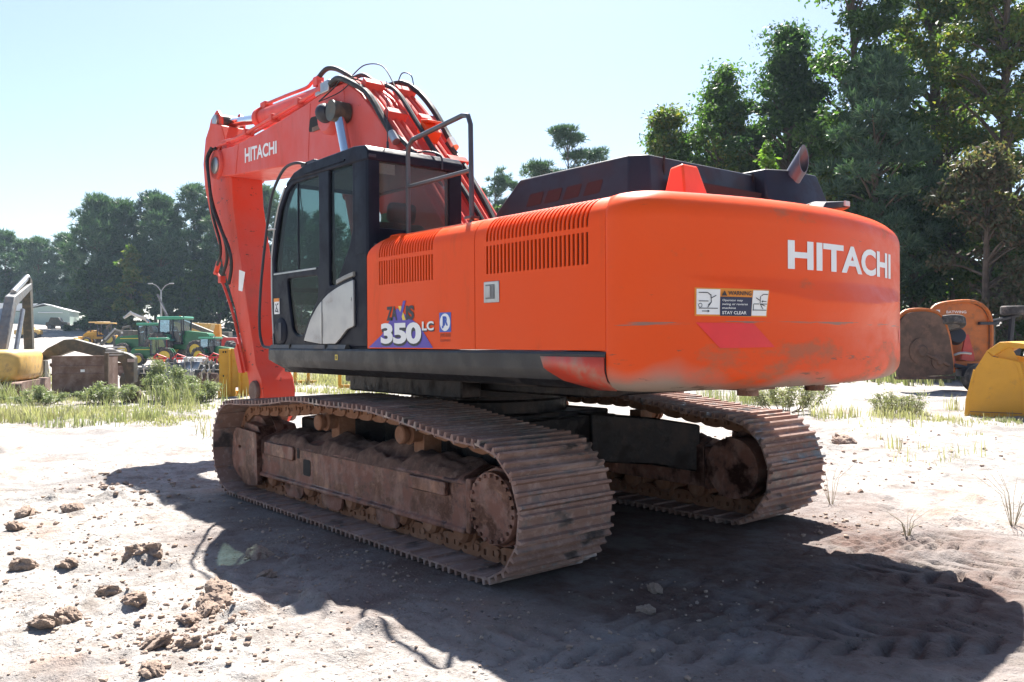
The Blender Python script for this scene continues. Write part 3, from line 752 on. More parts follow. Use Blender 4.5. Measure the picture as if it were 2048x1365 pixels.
# lock plate
mb = MB(); mb.b2(-1.872, -2.032, 1.496, 1.503, 1.785, 1.925); LK = mb.build('panel_lock', M_STEEL, P2, bevel=0.004)
mb = MB(); mb.b2(-1.895, -1.985, 1.503, 1.508, 1.81, 1.905); mb.build('lock_handle', M_TRIMGREY, P2, bevel=0.003)
mb = MB(); mb.b2(-1.905, -1.95, 1.508, 1.513, 1.82, 1.895); mb.build('lock_lever', M_SILVER, P2)

# lettering on the front panel (read left to right = toward the rear)
def on_side(vs, x0, z0, off, y=1.497): return [(x0-a, y+off, z0+b) for a, b in vs]
def side_text(s, w, h, x0, z0, m, bold=0.02, off=0.004, space=1.0, nm='lettering', shear=0.0, parent=None):
    v, f = text2d(s, w, h, bold, space=space); v = [(a+shear*b, b) for a, b in v]
    mb = MB(); mb.add(on_side(v, x0, z0, off), f); return mb.build(nm, m, parent or P1)
def side_poly(pts, x0, z0, m, off, nm, parent=None):
    mb = MB(); mb.add(on_side(pts, x0, z0, off), [tuple(range(len(pts)))]); return mb.build(nm, m, parent or P1)
side_poly([(0, 0), (0.90, 0), (0.725, 0.165), (0.42, 0.30), (0.2, 0.10)], -0.375, 1.486, M_PURPLE, 0.0025, 'violet_triangle')
side_text('ZA', 0.155, 0.108, -0.648, 1.693, M_INK, 0.045, space=0.92, nm='model_lettering')
side_text('IS', 0.115, 0.108, -0.920, 1.693, M_INK, 0.045, space=0.92, nm='model_lettering')
side_poly([(0.0, 0.108), (0.042, 0.108), (0.105, 0.0), (0.063, 0.0)], -0.815, 1.693, M_YPRINT, 0.0035, 'cross_stroke')
side_poly([(0.0, 0.0), (0.038, 0.0), (0.108, 0.145), (0.072, 0.145)], -0.815, 1.693, M_PURPLE, 0.0045, 'cross_stroke')
side_text('350', 0.565, 0.150, -0.572, 1.497, M_INK, 0.045, 0.0045, 0.95, nm='shadow_lettering')
side_text('350', 0.565, 0.160, -0.565, 1.515, M_WHITE, 0.045, 0.006, 0.95, nm='model_number')
side_text('LC', 0.150, 0.062, -1.145, 1.602, M_INK, 0.035, 0.0045, nm='shadow_lettering')
side_text('LC', 0.150, 0.066, -1.140, 1.612, M_WHITE, 0.035, 0.006, nm='model_number')
side_poly([(0, 0), (0.142, 0), (0.142, 0.138), (0, 0.138)], -1.355, 1.598, M_BLUE, 0.0025, 'dealer_badge')
side_poly([(0.071+0.062*math.cos(a), 0.069+0.062*math.sin(a)) for a in np.linspace(0, 2*PI, 25)[:-1]], -1.355, 1.598, M_WHITE, 0.004, 'badge_oval')
side_text('JR', 0.075, 0.085, -1.388, 1.624, M_BLUE, 0.06, 0.0055, 0.85, nm='badge_letters')
side_text('JAMES RIVER', 0.128, 0.034, -1.365, 1.555, M_BROWNPR, 0.0, 0.003, nm='dealer_lettering')
side_text('EQUIPMENT', 0.128, 0.020, -1.365, 1.527, M_BROWNPR, 0.0, 0.003, nm='dealer_lettering')

# ---- black skirt under the panels
sec = [(1.30, 1.245), (1.40, 1.252), (1.478, 1.300), (1.500, 1.352), (1.503, 1.372), (1.503, 1.455), (1.495, 1.470), (1.30, 1.470)]
mb = MB()
L0 = []
for x, cut in ((1.515, 1.0), (1.44, 0.60), (1.33, 0.15), (1.22, 0.0), (-2.978, 0.0)):
    L0.append([(x, y, z+(1.36-z)*cut*0.85 if z < 1.36 else z) for y, z in sec])
mb.loft(L0); SK = mb.build('side_skirt', M_SKIRT, EX, smooth=25)
mb = MB()
# orange tail piece with a curved leading edge, wrapped on the skirt section
seco = [(1.508, 1.440), (1.508, 1.372), (1.504, 1.350), (1.483, 1.298), (1.404, 1.248)]
xl = [-2.44, -2.47, -2.51, -2.62, -2.82]
V = []; Fq = []
for (y, z), x in zip(seco, xl): V += [(x, y, z), (-2.975, y, z)]
for k in range(4): Fq.append((2*k, 2*k+1, 2*k+3, 2*k+2))
mb.add(V, Fq); me = mb.mesh('skirt_tail', 60); o = link('skirt_tail', me, simple('scratched_tail_paint', (0.56, 0.06, 0.03), 0.4, var=0.1, scale=5, dirt=(0.34, 0.24, 0.17), dirt_amt=0.5), SK)
o['label'] = 'scratched orange tail end of the black skirt'
sm = o.modifiers.new('thickness', 'SOLIDIFY'); sm.thickness = 0.008; sm.offset = 0
side_poly([(0, 0), (0.045, 0), (0.045, 0.045), (0, 0.045)], 0.175, 1.378, M_YPRINT, 0.0085, 'small_label', SK)
side_poly([(0.012, 0.008), (0.033, 0.008), (0.033, 0.037), (0.012, 0.037)], 0.175, 1.378, M_INK, 0.0098, 'small_label', SK)

# ---- black bonnet
mb = MB()
base = [(-0.97, 0.70), (-2.42, 0.70), (-2.53, 0.60), (-2.55, -1.30), (-0.97, -1.30)]
top = [(-1.24, 0.64), (-2.38, 0.64), (-2.48, 0.55), (-2.50, -1.20), (-1.24, -1.20)]
mb.loft([[(x, y, 2.38) for x, y in base], [(x+(a-x)*0.45, y+(b-y)*0.45, 2.56) for (x, y), (a, b) in zip(base, [(-1.02, .66), (-2.42, .67), (-2.52, .57), (-2.53, -1.26), (-1.02, -1.26)])], [(x, y, 2.795) for x, y in top]])
BN = mb.build('engine_bonnet', M_BONNET, EX, bevel=0.012)
for k, xx in enumerate((-1.38, -1.585, -1.79, -2.0)):
    q = [(xx-0.01, 2.655), (xx-0.165, 2.66), (xx-0.145, 2.565), (xx+0.02, 2.56)]
    q = rounded(q, 0.012, 2); ys = [0.682-(z-2.56)*0.179 for x, z in q]; mb = MB(); mb.loft([[(x, y-0.004, z) for (x, z), y in zip(q, ys)], [(x, y+0.004, z) for (x, z), y in zip(q, ys)]]); g = mb.build('bonnet_grille', simple('grille_mesh', (0.030, 0.016, 0.016), 0.85, scale=40) if k == 0 else bpy.data.materials['grille_mesh'], BN)
mb = MB(); mb.b2(-2.54, -2.575, -1.2, 0.42, 2.43, 2.64); mb.build('rear_grille', bpy.data.materials['grille_mesh'], BN)
for yy in (0.35, -0.05, -0.45):
    mb = MB(); mb.b2(-2.575, -2.60, yy-0.09, yy+0.09, 2.47, 2.53); mb.build('bonnet_latch', M_BONNET, BN, bevel=0.006)
for yy in (0.42, -0.62):
    mb = MB(); mb.b2(-2.50, -2.507, yy-0.008, yy+0.008, 2.62, 2.80); mb.build('panel_gap', M_DARK, BN)
mb = MB(); mb.loft([[(-1.9, -0.62, 2.6), (-2.62, -0.62, 2.6), (-2.80, -0.80, 2.45), (-2.80, -1.30, 2.45), (-1.9, -1.35, 2.6)], [(-2.0, -0.66, 2.83), (-2.58, -0.66, 2.83), (-2.68, -0.86, 2.83), (-2.68, -1.22, 2.83), (-2.0, -1.28, 2.83)]])
mb.build('exhaust_shroud', M_BONNET, BN, bevel=0.012)
mb = MB(); a = Vector((-2.50, -0.90, 2.56)); dr = Vector((-0.61, 0.0, 0.79)).normalized()
u = Vector((0, 1, 0)); w = dr.cross(u); loops = []
for rr in (0.068, 0.060):
    end = []
    st = []
    for k in range(20):
        q = u*math.cos(2*PI*k/20)*rr+w*math.sin(2*PI*k/20)*rr
        t = (-2.765-(a.x+q.x))/dr.x
        st.append(a+q); end.append(a+q+dr*max(t, 0.08)*1.0)
    loops += [st, end] if rr > 0.065 else [end, st]
mb.loft(loops, cap=False); mb.build('exhaust_pipe', simple('heated_exhaust_steel', (0.09, 0.10, 0.125), 0.42, metal=0.25, var=0.25), BN)
mb = MB(); mb.tube([(-1.45, -1.12, 2.80), (-1.35, -1.12, 2.93), (-1.55, -1.02, 2.97), (-1.72, -0.98, 2.95), (-1.75, -0.98, 2.80)], 0.018, 8, 5); mb.build('bonnet_handle', M_RAIL, BN)
mb = MB(); mb.box((-1.62, -1.03, 2.90), (0.16, 0.03, 0.09)); mb.build('mirror_head', M_BONNET, BN, bevel=0.012)

# ---- handrail on the side panel
mb = MB(); mb.tube([(-0.50, 1.2, 2.40), (-0.50, 1.2, 3.03), (-0.51, 1.2, 3.10), (-0.57, 1.2, 3.15), (-1.24, 1.2, 3.205), (-1.31, 1.2, 3.19), (-1.34, 1.2, 3.12), (-1.35, 1.2, 2.40)], 0.0195, 10)
HR = mb.build('handrail', M_RAIL, EX)
mb = MB(); mb.tube([(-0.50, 1.2, 2.78), (-1.345, 1.2, 2.785)], 0.0165, 10); mb.build('middle_rail', M_RAIL, HR)
mb = MB(); mb.b2(-1.31, -1.39, 1.16, 1.24, 2.425, 2.445); mb.build('rail_foot', M_RAIL, HR)

# ---- cab
YL, YR = 1.455, 0.52
def xz_plate(name, outer, holes, y, depth, m, parent, bevel=0.006):
    vs, fs = plate(outer, holes, depth, bevel); mb = MB(); mb.add([(a, y+c, b) for a, b, c in vs], fs); return mb.build(name, m, parent, smooth=30)
def yz_plate(name, outer, holes, x, depth, m, parent, bevel=0.006):
    vs, fs = plate(outer, holes, depth, bevel); mb = MB(); mb.add([(x+c, a, b) for a, b, c in vs], fs); return mb.build(name, m, parent, smooth=30)
outl = [(-0.30, 1.485), (1.50, 1.485), (1.535, 1.9), (1.535, 2.35), (1.47, 2.62), (1.37, 2.83), (1.22, 3.0), (1.10, 3.06), (-0.30, 3.06)]
door_glass = rounded([(0.555, 3.0), (1.06, 3.0), (1.19, 2.94), (1.33, 2.78), (1.425, 2.56), (1.475, 2.33), (1.475, 2.205), (0.555, 2.20)], 0.03)
low_glass = rounded([(0.575, 2.12), (1.20, 2.13), (1.17, 1.95), (1.09, 1.64), (0.98, 1.585), (0.86, 1.60), (0.74, 1.76), (0.575, 1.93)], 0.05)
rear_glass = rounded([(0.36, 3.02), (-0.045, 3.02), (-0.045, 2.46), (0.02, 2.32), (0.20, 2.08), (0.25, 2.02), (0.36, 2.02)], 0.03)
CB = xz_plate('cab', outl, [door_glass, low_glass, rear_glass], YL-0.03, 0.06, M_BLACK, EX, 0.012)
# right wall, mostly glass
xz_plate('right_side', outl, [rounded([(-0.1, 2.98), (1.05, 2.98), (1.30, 2.78), (1.43, 2.40), (1.43, 1.95), (0.3, 1.95), (-0.1, 2.1)], 0.04)], YR+0.02, 0.04, M_BLACK, CB)
rw = rounded([(1.395, 3.01), (0.655, 3.01), (0.655, 2.50), (0.70, 2.46), (1.38, 2.46), (1.395, 2.48)], 0.05)
yz_plate('rear_wall', [(YL, 1.485), (YR, 1.485), (YR, 3.06), (YL, 3.06)], [rw], -0.285, 0.05, M_BLACK, CB, 0.012)
# corner pillar between side and rear glass
mb = MB(); mb.prism(rounded([(-0.315, YL+0.004), (-0.10, YL+0.004), (-0.10, YL-0.05), (-0.22, YL-0.10), (-0.315, YL-0.10)], [0.06, 0.005, 0.005, 0.02, 0.005]), 2.25, 3.07, 'z'); mb.build('rear_pillar', M_BLACK, CB)
# front frame: pillars follow the side profile, windscreen between
fr_pts = [(1.50, 1.50), (1.535, 1.9), (1.535, 2.35), (1.47, 2.62), (1.37, 2.83), (1.22, 3.0), (1.10, 3.06)]
for yy, nm in ((YL-0.05, 'front_pillar'), (YR+0.05, 'front_pillar')):
    mb = MB(); mb.tube([(x-0.03, yy, z) for x, z in fr_pts], 0.042, 8, 4); mb.build(nm, M_BLACK, CB)
mb = MB(); mb.tube([(x+0.012, YL-0.012, z) for x, z in fr_pts[:-1]], 0.014, 8, 4); mb.build('bright_pillar_trim', M_SILVER, CB)
mb = MB()
mb.loft([[(x, YL-0.06, z), (x-0.012, YL-0.06, z), (x-0.012, YR+0.06, z), (x, YR+0.06, z)] for x, z in fr_pts[1:]], True); mb.build('windscreen', M_GLASS, CB)
mb = MB(); mb.b2(1.46, 1.54, YR, YL, 1.49, 1.62); mb.b2(1.50, 1.53, YR, YL, 2.02, 2.07); mb.build('front_sill', M_BLACK, CB, bevel=0.01)
mb = MB(); mb.b2(-0.30, 1.50, YR, YL-0.01, 1.46, 1.52); mb.build('cab_floor', M_BLACK, CB)
# glazing
for nm, g, m in (('door_window', door_glass, M_GLASS), ('lower_door_window', low_glass, M_GLASS), ('rear_quarter_window', rear_glass, M_GLASS)):
    xz_plate(nm, [(q[0], q[1]) for q in g], [], YL-0.022, 0.006, m, CB, 0)
yz_plate('rear_window', rw, [], -0.290, 0.006, M_GLASS2, CB, 0)
mb = MB(); mb.b2(0.985, 1.0, YL-0.032, YL-0.014, 2.205, 3.0); mb.build('sliding_window_bar', M_BLACK, CB)
# roof
mb = MB()
rp = [(-0.325, 3.0), (-0.325, 3.07), (-0.27, 3.125), (-0.1, 3.145), (0.75, 3.14), (1.02, 3.10), (1.17, 3.03), (1.20, 2.985), (1.10, 3.03), (0.9, 3.03)]
mb.prism(rp, YR-0.01, YL+0.012, 'y'); RF = mb.build('roof', M_BLACK, CB, bevel=0.045, seg=3)
mb = MB(); mb.b2(0.05, 0.78, YL+0.008, YL+0.022, 3.048, 3.062); mb.build('roof_gutter', M_BLACK, CB)
mb = MB(); mb.box((-0.318, YL-0.03, 3.035), (0.02, 0.07, 0.028)); mb.build('marker_lamp', M_INK, CB, bevel=0.006)
mb = MB(); mb.tube([(-0.16, 1.18, 3.13), (-0.16, 1.18, 3.21)], 0.011, 8); mb.tube([(-0.16, 1.18, 3.2), (-0.15, 1.18, 3.72)], [0.0055, 0.003], 6); mb.build('antenna', M_INK, CB)
mb = MB(); mb.box((-0.1, 0.95, 3.155), (0.16, 0.10, 0.03)); mb.cyl((0.25, 1.0, 3.13), (0.25, 1.0, 3.17), 0.05); mb.tube([(-0.1, 0.90, 3.15), (-0.2, 0.82, 3.17), (-0.33, 0.76, 3.12), (-0.34, 0.75, 3.0)], 0.009, 6, 5); mb.build('roof_wiring', M_INK, CB)
# inner roof, pillars and cab furniture
mb = MB(); mb.b2(-0.25, 1.05, YR+0.03, YL-0.07, 3.0, 3.03); mb.build('headlining', M_TRIMGREY, CB)
mb = MB(); mb.b2(0.40, 0.53, YL-0.075, YL-0.055, 1.55, 3.0); mb.build('door_post_trim', M_BLACK, CB)
mb = MB(); mb.box((0.28, 0.97, 1.95), (0.50, 0.50, 0.14)); mb.box((0.03, 0.97, 2.26), (0.14, 0.48, 0.60), Matrix.Rotation(-0.15, 3, 'Y')); mb.box((-0.035, 0.97, 2.64), (0.10, 0.28, 0.18), Matrix.Rotation(-0.15, 3, 'Y')); mb.box((0.25, 0.97, 1.72), (0.4, 0.4, 0.32))
mb.build('seat', M_SEAT, CB, bevel=0.05, seg=3)
for yy in (0.66, 1.27):
    mb = MB(); mb.box((0.48, yy, 1.98), (0.46, 0.13, 0.22)); mb.tube([(0.62, yy, 2.06), (0.64, yy, 2.22)], [0.02, 0.028], 8); mb.build('console', M_SEAT, CB, bevel=0.03)
mb = MB(); mb.box((1.18, 0.66, 2.22), (0.06, 0.24, 0.18)); mb.box((1.22, 0.66, 1.95), (0.10, 0.16, 0.5)); mb.build('monitor', M_INK, CB, bevel=0.015)
mb = MB(); mb.tube([(1.30, 1.03, 1.52), (1.22, 1.03, 1.95)], 0.03, 8); mb.tube([(1.25, 0.9, 1.52), (1.16, 0.9, 1.98)], 0.014, 8); mb.tube([(1.25, 1.12, 1.52), (1.16, 1.12, 1.98)], 0.014, 8); mb.box((1.22, 1.0, 1.56), (0.22, 0.34, 0.05)); mb.build('travel_levers', M_INK, CB)
mb = MB(); mb.box((0.80, 0.60, 2.72), (0.18, 0.03, 0.11)); mb.build('sun_card', simple('green_card', (0.03, 0.30, 0.16), 0.5), CB)
mb = MB(); mb.box((-0.262, 1.27, 2.955), (0.004, 0.19, 0.085)); mb.build('window_sticker', M_WHITE, CB)
# silver curved side panels below the cab
def arcpts(x0, x1, k=10):
    out = []
    for i in range(k+1):
        x = x0+(x1-x0)*i/k
        out.append((x, float(np.interp(-x, [-0.83, -0.80, -0.69, -0.58, -0.49, -0.35, -0.2, -0.05, 0.1], [1.515, 1.57, 1.725, 1.82, 1.88, 1.945, 1.99, 2.022, 2.045]))))
    return out
s1 = arcpts(0.815, 0.468)+[(0.468, 1.512)]
s2 = arcpts(0.452, -0.09)+[(-0.095, 1.66), (0.02, 1.635), (0.13, 1.565), (0.22, 1.515), (0.452, 1.512)]
for q in (s1, s2): xz_plate('silver_panel', rounded(q, 0.012, 2), [], YL+0.012, 0.022, M_SILVER, CB, 0.005)
mb = MB(); mb.b2(0.452, 0.468, YL+0.018, YL+0.032, 1.57, 1.78); mb.build('panel_hinge', M_STEEL, CB)
mb = MB(); mb.cyl((-0.05, YL+0.018, 1.885), (-0.05, YL+0.027, 1.885), 0.016); mb.build('panel_lock', M_STEEL, CB)
a = arcpts(0.20, -0.09, 6); xz_plate('silver_trim', [(x, z+0.03) for x, z in a]+[(x, z+0.068) for x, z in a[::-1]], [], YL+0.010, 0.03, simple('dull_grey_trim', (0.25, 0.24, 0.22), 0.45), CB, 0.005)
arcs = arcpts(0.815, -0.09, 14); xz_plate('panel_surround', [(x+0.03, z+0.022) for x, z in arcs]+[(x, z-0.012) for x, z in arcs[::-1]], [], YL+0.006, 0.018, M_BLACK, CB, 0.003)
mb = MB(); mb.loft([[(x, YL-0.02, 1.472), (x, YL+0.045, 1.472), (x, YL+0.030, 1.507), (x, YL-0.02, 1.507)] for x in (1.50, 0.02)]); mb.build('step_sill', simple('dusty_sill', (0.07, 0.065, 0.06), 0.5, dirt=(0.2, 0.16, 0.13), dirt_amt=0.4), CB)
for xx in (1.06, 0.36):
    mb = MB(); mb.b2(xx-0.01, xx+0.01, YL+0.028, YL+0.047, 1.473, 1.508); mb.build('sill_gap', M_DARK, CB)
# door fittings
mb = MB(); mb.lathe([(0.005, 0.012), (0.115, 0.012), (0.135, 0.0), (0.135, -0.01)], (1.335, YL+0.005, 1.63), 'y', 28); mb.build('speaker_cover', M_BLACK, CB)
mb = MB(); mb.box((1.31, YL+0.02, 1.63), (0.065, 0.012, 0.17)); mb.build('door_handle', M_INK, CB, bevel=0.02)
mb = MB(); mb.box((1.415, YL+0.004, 1.875), (0.115, 0.004, 0.15)); mb.build('cab_sign', M_WHITE, CB)
mb = MB(); mb.box((1.415, YL+0.008, 1.935), (0.115, 0.004, 0.032)); mb.build('cab_sign', M_LABEL, CB)
v, f = strokes([(.02, .02, .05, .07), (.05, .07, .03, .1), (.05, .06, .08, .03), (.06, .09, .09, .1), (.03, .03, .09, .02)], 0.012); mb = MB(); mb.add([(1.465-a, YL+0.0085, 1.80+b) for a, b in v], f); mb.build('sign_pictogram', M_INK, CB)
mb = MB(); mb.b2(0.60, 1.48, YL, YL+0.006, 2.178, 2.192); mb.build('window_ledge', M_STEEL, CB)
# grab rail in front of the door
mb = MB(); mb.tube([(0.84, YL-0.02, 3.15), (0.93, YL+0.03, 3.17), (1.12, YL+0.045, 3.155), (1.28, YL+0.05, 3.06), (1.43, YL+0.05, 2.90), (1.53, YL+0.05, 2.62), (1.64, YL+0.05, 2.25), (1.705, YL+0.05, 1.92), (1.715, YL+0.05, 1.66), (1.69, YL+0.04, 1.53), (1.64, YL+0.03, 1.485), (1.48, YL+0.01, 1.48)], 0.014, 8, 6); mb.build('grab_rail', M_INK, CB)
mb = MB(); mb.tube([(1.525, YL+0.045, 2.62), (1.44, YL-0.01, 2.62)], 0.009, 8); mb.build('rail_stay', M_STEEL, CB)
mb = MB(); mb.box((0.83, YL-0.06, 3.16), (0.26, 0.06, 0.035)); mb.tube([(0.95, YL-0.03, 3.17), (0.78, YL-0.08, 3.175), (0.7, YL-0.12, 3.16)], 0.012, 6); mb.build('rail_bracket', M_INK, CB, bevel=0.008)

# ---- boom
BW = 0.31
boom_poly = [(-0.16, 1.95), (-0.10, 1.80), (0.12, 1.72), (0.42, 1.80), (0.85, 2.15), (1.40, 2.85), (1.85, 3.38), (2.05, 3.56), (2.35, 3.63), (3.0, 3.675), (4.11, 3.765), (5.30, 3.86),
             (5.66, 3.90), (5.90, 3.93), (6.02, 4.02), (6.05, 4.12), (6.0, 4.23), (5.90, 4.29), (5.70, 4.30), (5.35, 4.27), (4.79, 4.28), (3.80, 4.325), (3.10, 4.375), (2.73, 4.41), (2.45, 4.425), (2.13, 4.41), (1.83, 4.23), (1.6, 4.03), (1.1, 3.54), (0.7, 3.14), (0.25, 2.62), (-0.02, 2.25)]
mb = MB(); mb.prism(boom_poly, -BW, BW, 'y'); BM = mb.build('boom', M_BOOM, EX, bevel=0.012, smooth=30)
# fork cheeks at the tip with the pin cap
for s in (1, -1):
    mb = MB(); mb.lathe([(0.005, 0.0), (0.20, 0.0), (0.215, -0.02), (0.215, -0.05)], (5.90, s*0.355, 4.10), 'y', 28, s); mb.build('pin_boss', M_BOOM, BM)
    mb = MB(); mb.lathe([(0.005, 0.03), (0.105, 0.03), (0.12, 0.02), (0.12, 0.0)], (5.87, s*0.355, 4.08), 'y', 24, s); mb.build('pin_cap', M_STEEL, BM)
    mb = MB(); mb.lathe([(0.005, 0.10), (0.17, 0.10), (0.20, 0.06), (0.20, -0.01)], (2.42, s*(BW+0.01), 4.08), 'y', 24, s); mb.build('cylinder_boss', M_BOOM, BM)
# weld seams of the side plate
for x0, z0, x1, z1 in ((2.05, 3.60, 2.18, 4.38), (3.05, 3.69, 2.98, 4.36), (5.25, 3.87, 5.15, 4.27)):
    mb = MB(); mb.tube([(x0, BW+0.001, z0), (x1, BW+0.001, z1)], 0.006, 6); mb.build('weld_seam', M_BOOM, BM)
def boom_map(vs):
    out = []
    for a, b in vs:
        x = 4.925-1.01*a; z = (3.965+0.205*b)*(1-a)+(3.925+0.165*b)*a
        out.append((x, BW+0.004, z))
    return out
v, f = text2d('HITACHI', 1, 1, 0.028, space=1.0); mb = MB(); mb.add(boom_map(v), f); mb.build('maker_lettering', M_WHITE, BM)
# inspection opening, work lamp and its cable, boom cylinders
mb = MB(); q = rounded([(3.02, 4.02), (2.62, 4.0), (2.60, 4.16), (2.98, 4.19)], 0.05, 4); vs, fs = plate(q, [], 0.006); mb.add([(a, BW+0.0045+c, b) for a, b, c in vs], fs)
mb.build('lamp_recess', M_DARK, BM)
mb = MB(); mb.box((2.80, BW+0.012, 4.03), (0.22, 0.012, 0.05)); mb.build('recess_bracket', M_RUST, BM)
mb = MB(); mb.lathe([(0.005, -0.05), (0.06, -0.05), (0.10, 0.0), (0.11, 0.06), (0.105, 0.075), (0.005, 0.07)], (2.27, 0.47, 4.08), 'x', 20, 1); mb.build('work_lamp', M_INK, BM)
mb = MB(); mb.box((2.33, 0.40, 4.16), (0.05, 0.22, 0.05)); mb.build('lamp_bracket', M_BOOM, BM)
mb = MB(); mb.tube([(2.40, 0.50, 4.22), (2.30, 0.38, 4.36), (2.10, 0.33, 4.45), (1.75, 0.28, 4.33)], 0.009, 6, 6); mb.tube([(2.40, 0.50, 4.22), (2.20, 0.36, 4.30), (1.95, 0.34, 4.36), (1.80, 0.30, 4.40)], 0.006, 6, 6); mb.build('lamp_cable', M_RUBBER, BM)
for s in (1, -1):
    mb = MB(); mb.cyl((1.28, s*0.43, 1.72), (1.74, s*0.43, 3.10), 0.105, n=20); mb.cyl((1.735, s*0.43, 3.08), (1.755, s*0.43, 3.14), 0.125, n=20)
    bc = mb.build('boom_cylinder', M_BOOM, EX)
    mb = MB(); mb.cyl((1.70, s*0.43, 3.0), (2.06, s*0.43, 4.02), 0.062, n=20); mb.build('piston_rod', M_CHROME, bc)
    mb = MB(); mb.cyl((2.07, s*(BW+0.02), 4.05), (2.07, s*0.53, 4.05), 0.115, n=20); mb.build('rod_eye', M_OLIVE, bc)

# ---- arm
AW = 0.23
arm_poly = [(6.17, 4.76), (5.98, 4.70), (5.78, 4.35), (5.66, 4.12), (5.60, 3.85), (5.56, 3.5), (5.42, 3.05), (5.24, 2.50), (5.05, 1.95), (4.90, 1.55), (4.80, 1.22), (4.62, 1.03), (4.56, 0.85), (4.58, 0.55), (4.74, 0.42), (4.92, 0.46), (4.99, 0.62), (5.06, 1.0), (5.28, 1.50), (5.50, 1.99), (5.75, 2.35), (5.95, 2.62), (6.06, 2.88), (6.42, 3.40), (6.66, 3.89), (6.72, 4.25), (6.62, 4.62), (6.40, 4.82)]
mb = MB(); mb.prism(arm_poly, -AW, AW, 'y'); AR = mb.build('arm', M_ARM, EX, bevel=0.012, smooth=30)
for s in (1, -1):
    vs, fs = plate(rounded([(6.45, 4.40), (6.70, 4.60), (6.50, 4.90), (6.25, 5.0), (6.08, 4.85), (6.12, 4.55)], 0.05), [], 0.03)
    mb = MB(); mb.add([(a, s*(AW-0.06)+c, b) for a, b, c in vs], fs); mb.build('cylinder_lug', M_ARM, AR)
    mb = MB(); mb.lathe([(0.005, 0.04), (0.085, 0.04), (0.095, 0.03), (0.095, 0.0)], (6.28, s*(AW-0.045), 4.83), 'y', 20, s); mb.build('lug_pin', M_STEEL, AR)
    mb = MB(); mb.lathe([(0.005, 0.05), (0.13, 0.05), (0.145, 0.03), (0.145, 0.0)], (4.80, s*AW, 0.86), 'y', 22, s); mb.build('link_pin', M_RUST, AR)
    mb = MB(); mb.lathe([(0.005, 0.05), (0.12, 0.05), (0.13, 0.03), (0.13, 0.0)], (4.74, s*AW, 0.56), 'y', 22, s); mb.build('bucket_pin', M_RUST, AR)
mb = MB(); mb.add([(5.345, AW+0.004, 2.545), (5.135, AW+0.004, 2.50), (5.235, AW+0.004, 2.235), (5.37, AW+0.004, 2.255)], [(0, 1, 2, 3)]); mb.build('arm_sticker', M_WHITE, AR)
mb = MB(); mb.cyl((6.42, 0, 3.85), (5.70, 0, 2.35), 0.09, n=16); mb.build('bucket_cylinder', M_ARM, AR)
mb = MB(); mb.cyl((5.75, 0, 2.45), (5.35, 0, 1.45), 0.05, n=14); mb.build('piston_rod', M_CHROME, AR)
for s in (1, -1):
    mb = MB(); mb.prism([(5.15, 1.10), (5.28, 1.10), (5.44, 1.42), (5.34, 1.50)], s*0.26-0.02, s*0.26+0.02, 'y'); mb.build('bucket_link', M_ARM, AR)
mb = MB(); mb.tube([(6.10, 0.27, 2.55), (5.92, 0.26, 2.42), (5.62, 0.26, 2.08), (5.44, 0.26, 1.82), (5.24, 0.26, 1.46), (5.06, 0.26, 1.12)], 0.02, 8, 3); mb.build('arm_pipe', M_ARM, AR)
mb = MB(); mb.box((6.10, 0.26, 2.62), (0.22, 0.06, 0.05), Matrix.Rotation(0.9, 3, 'Y')); mb.box((5.92, 0.26, 2.44), (0.10, 0.08, 0.10)); mb.build('pipe_bracket', M_ARM, AR, bevel=0.008)
for k, (pts, r) in enumerate(((((5.96, 0.38, 4.32), (6.02, 0.42, 4.18), (5.98, 0.42, 3.9), (5.90, 0.40, 3.55), (5.72, 0.36, 3.20), (5.58, 0.33, 2.92), (5.62, 0.30, 2.70), (5.84, 0.28, 2.50)), 0.024),
                             (((5.90, 0.40, 4.34), (5.96, 0.45, 4.18), (5.90, 0.45, 3.9), (5.80, 0.44, 3.5), (5.60, 0.40, 3.15), (5.40, 0.36, 2.85), (5.38, 0.33, 2.60), (5.58, 0.29, 2.36)), 0.024),
                             (((5.86, 0.36, 4.33), (6.05, 0.40, 4.25), (6.08, 0.38, 3.9), (6.0, 0.36, 3.4), (5.84, 0.32, 3.0), (5.86, 0.30, 2.80), (6.04, 0.28, 2.66)), 0.02))):
    mb = MB(); mb.tube(pts, r, 8, 6); mb.build('arm_hose', M_RUBBER, AR)

# ---- arm cylinder along the boom top
mb = MB(); a0, a1 = Vector((2.62, 0.0, 4.53)), Vector((5.06, 0.0, 4.65))
mb.cyl(a0, a1, 0.125, n=24); mb.cyl(a1-Vector((0.10, 0, 0)), a1+Vector((0.03, 0, 0)), 0.15, n=24); mb.box((4.92, 0, 4.80), (0.16, 0.12, 0.09)); AC = mb.build('arm_cylinder', M_BOOM, EX, bevel=0.006, smooth=35)
mb = MB(); mb.cyl(a1-Vector((0.05, 0, 0)), (6.24, 0, 4.82), 0.066, n=20); mb.build('piston_rod', M_CHROME, AC)
mb = MB(); mb.cyl((6.28, -0.13, 4.83), (6.28, 0.13, 4.83), 0.11, n=18); mb.build('rod_eye', M_OLIVE, AC)
for s in (1, -1):
    mb = MB(); mb.prism(rounded([(2.20, 4.36), (2.85, 4.36), (2.72, 4.56), (2.60, 4.61), (2.46, 4.57)], 0.04), s*0.15-0.018, s*0.15+0.018, 'y'); mb.build('cylinder_lug', M_BOOM, BM)
mb = MB(); mb.tube([(4.95, 0.03, 4.81), (4.2, 0.03, 4.78), (3.65, 0.03, 4.75), (3.50, 0.03, 4.78), (3.35, 0.03, 4.80), (3.28, 0.03, 4.80)], 0.022, 8, 4)
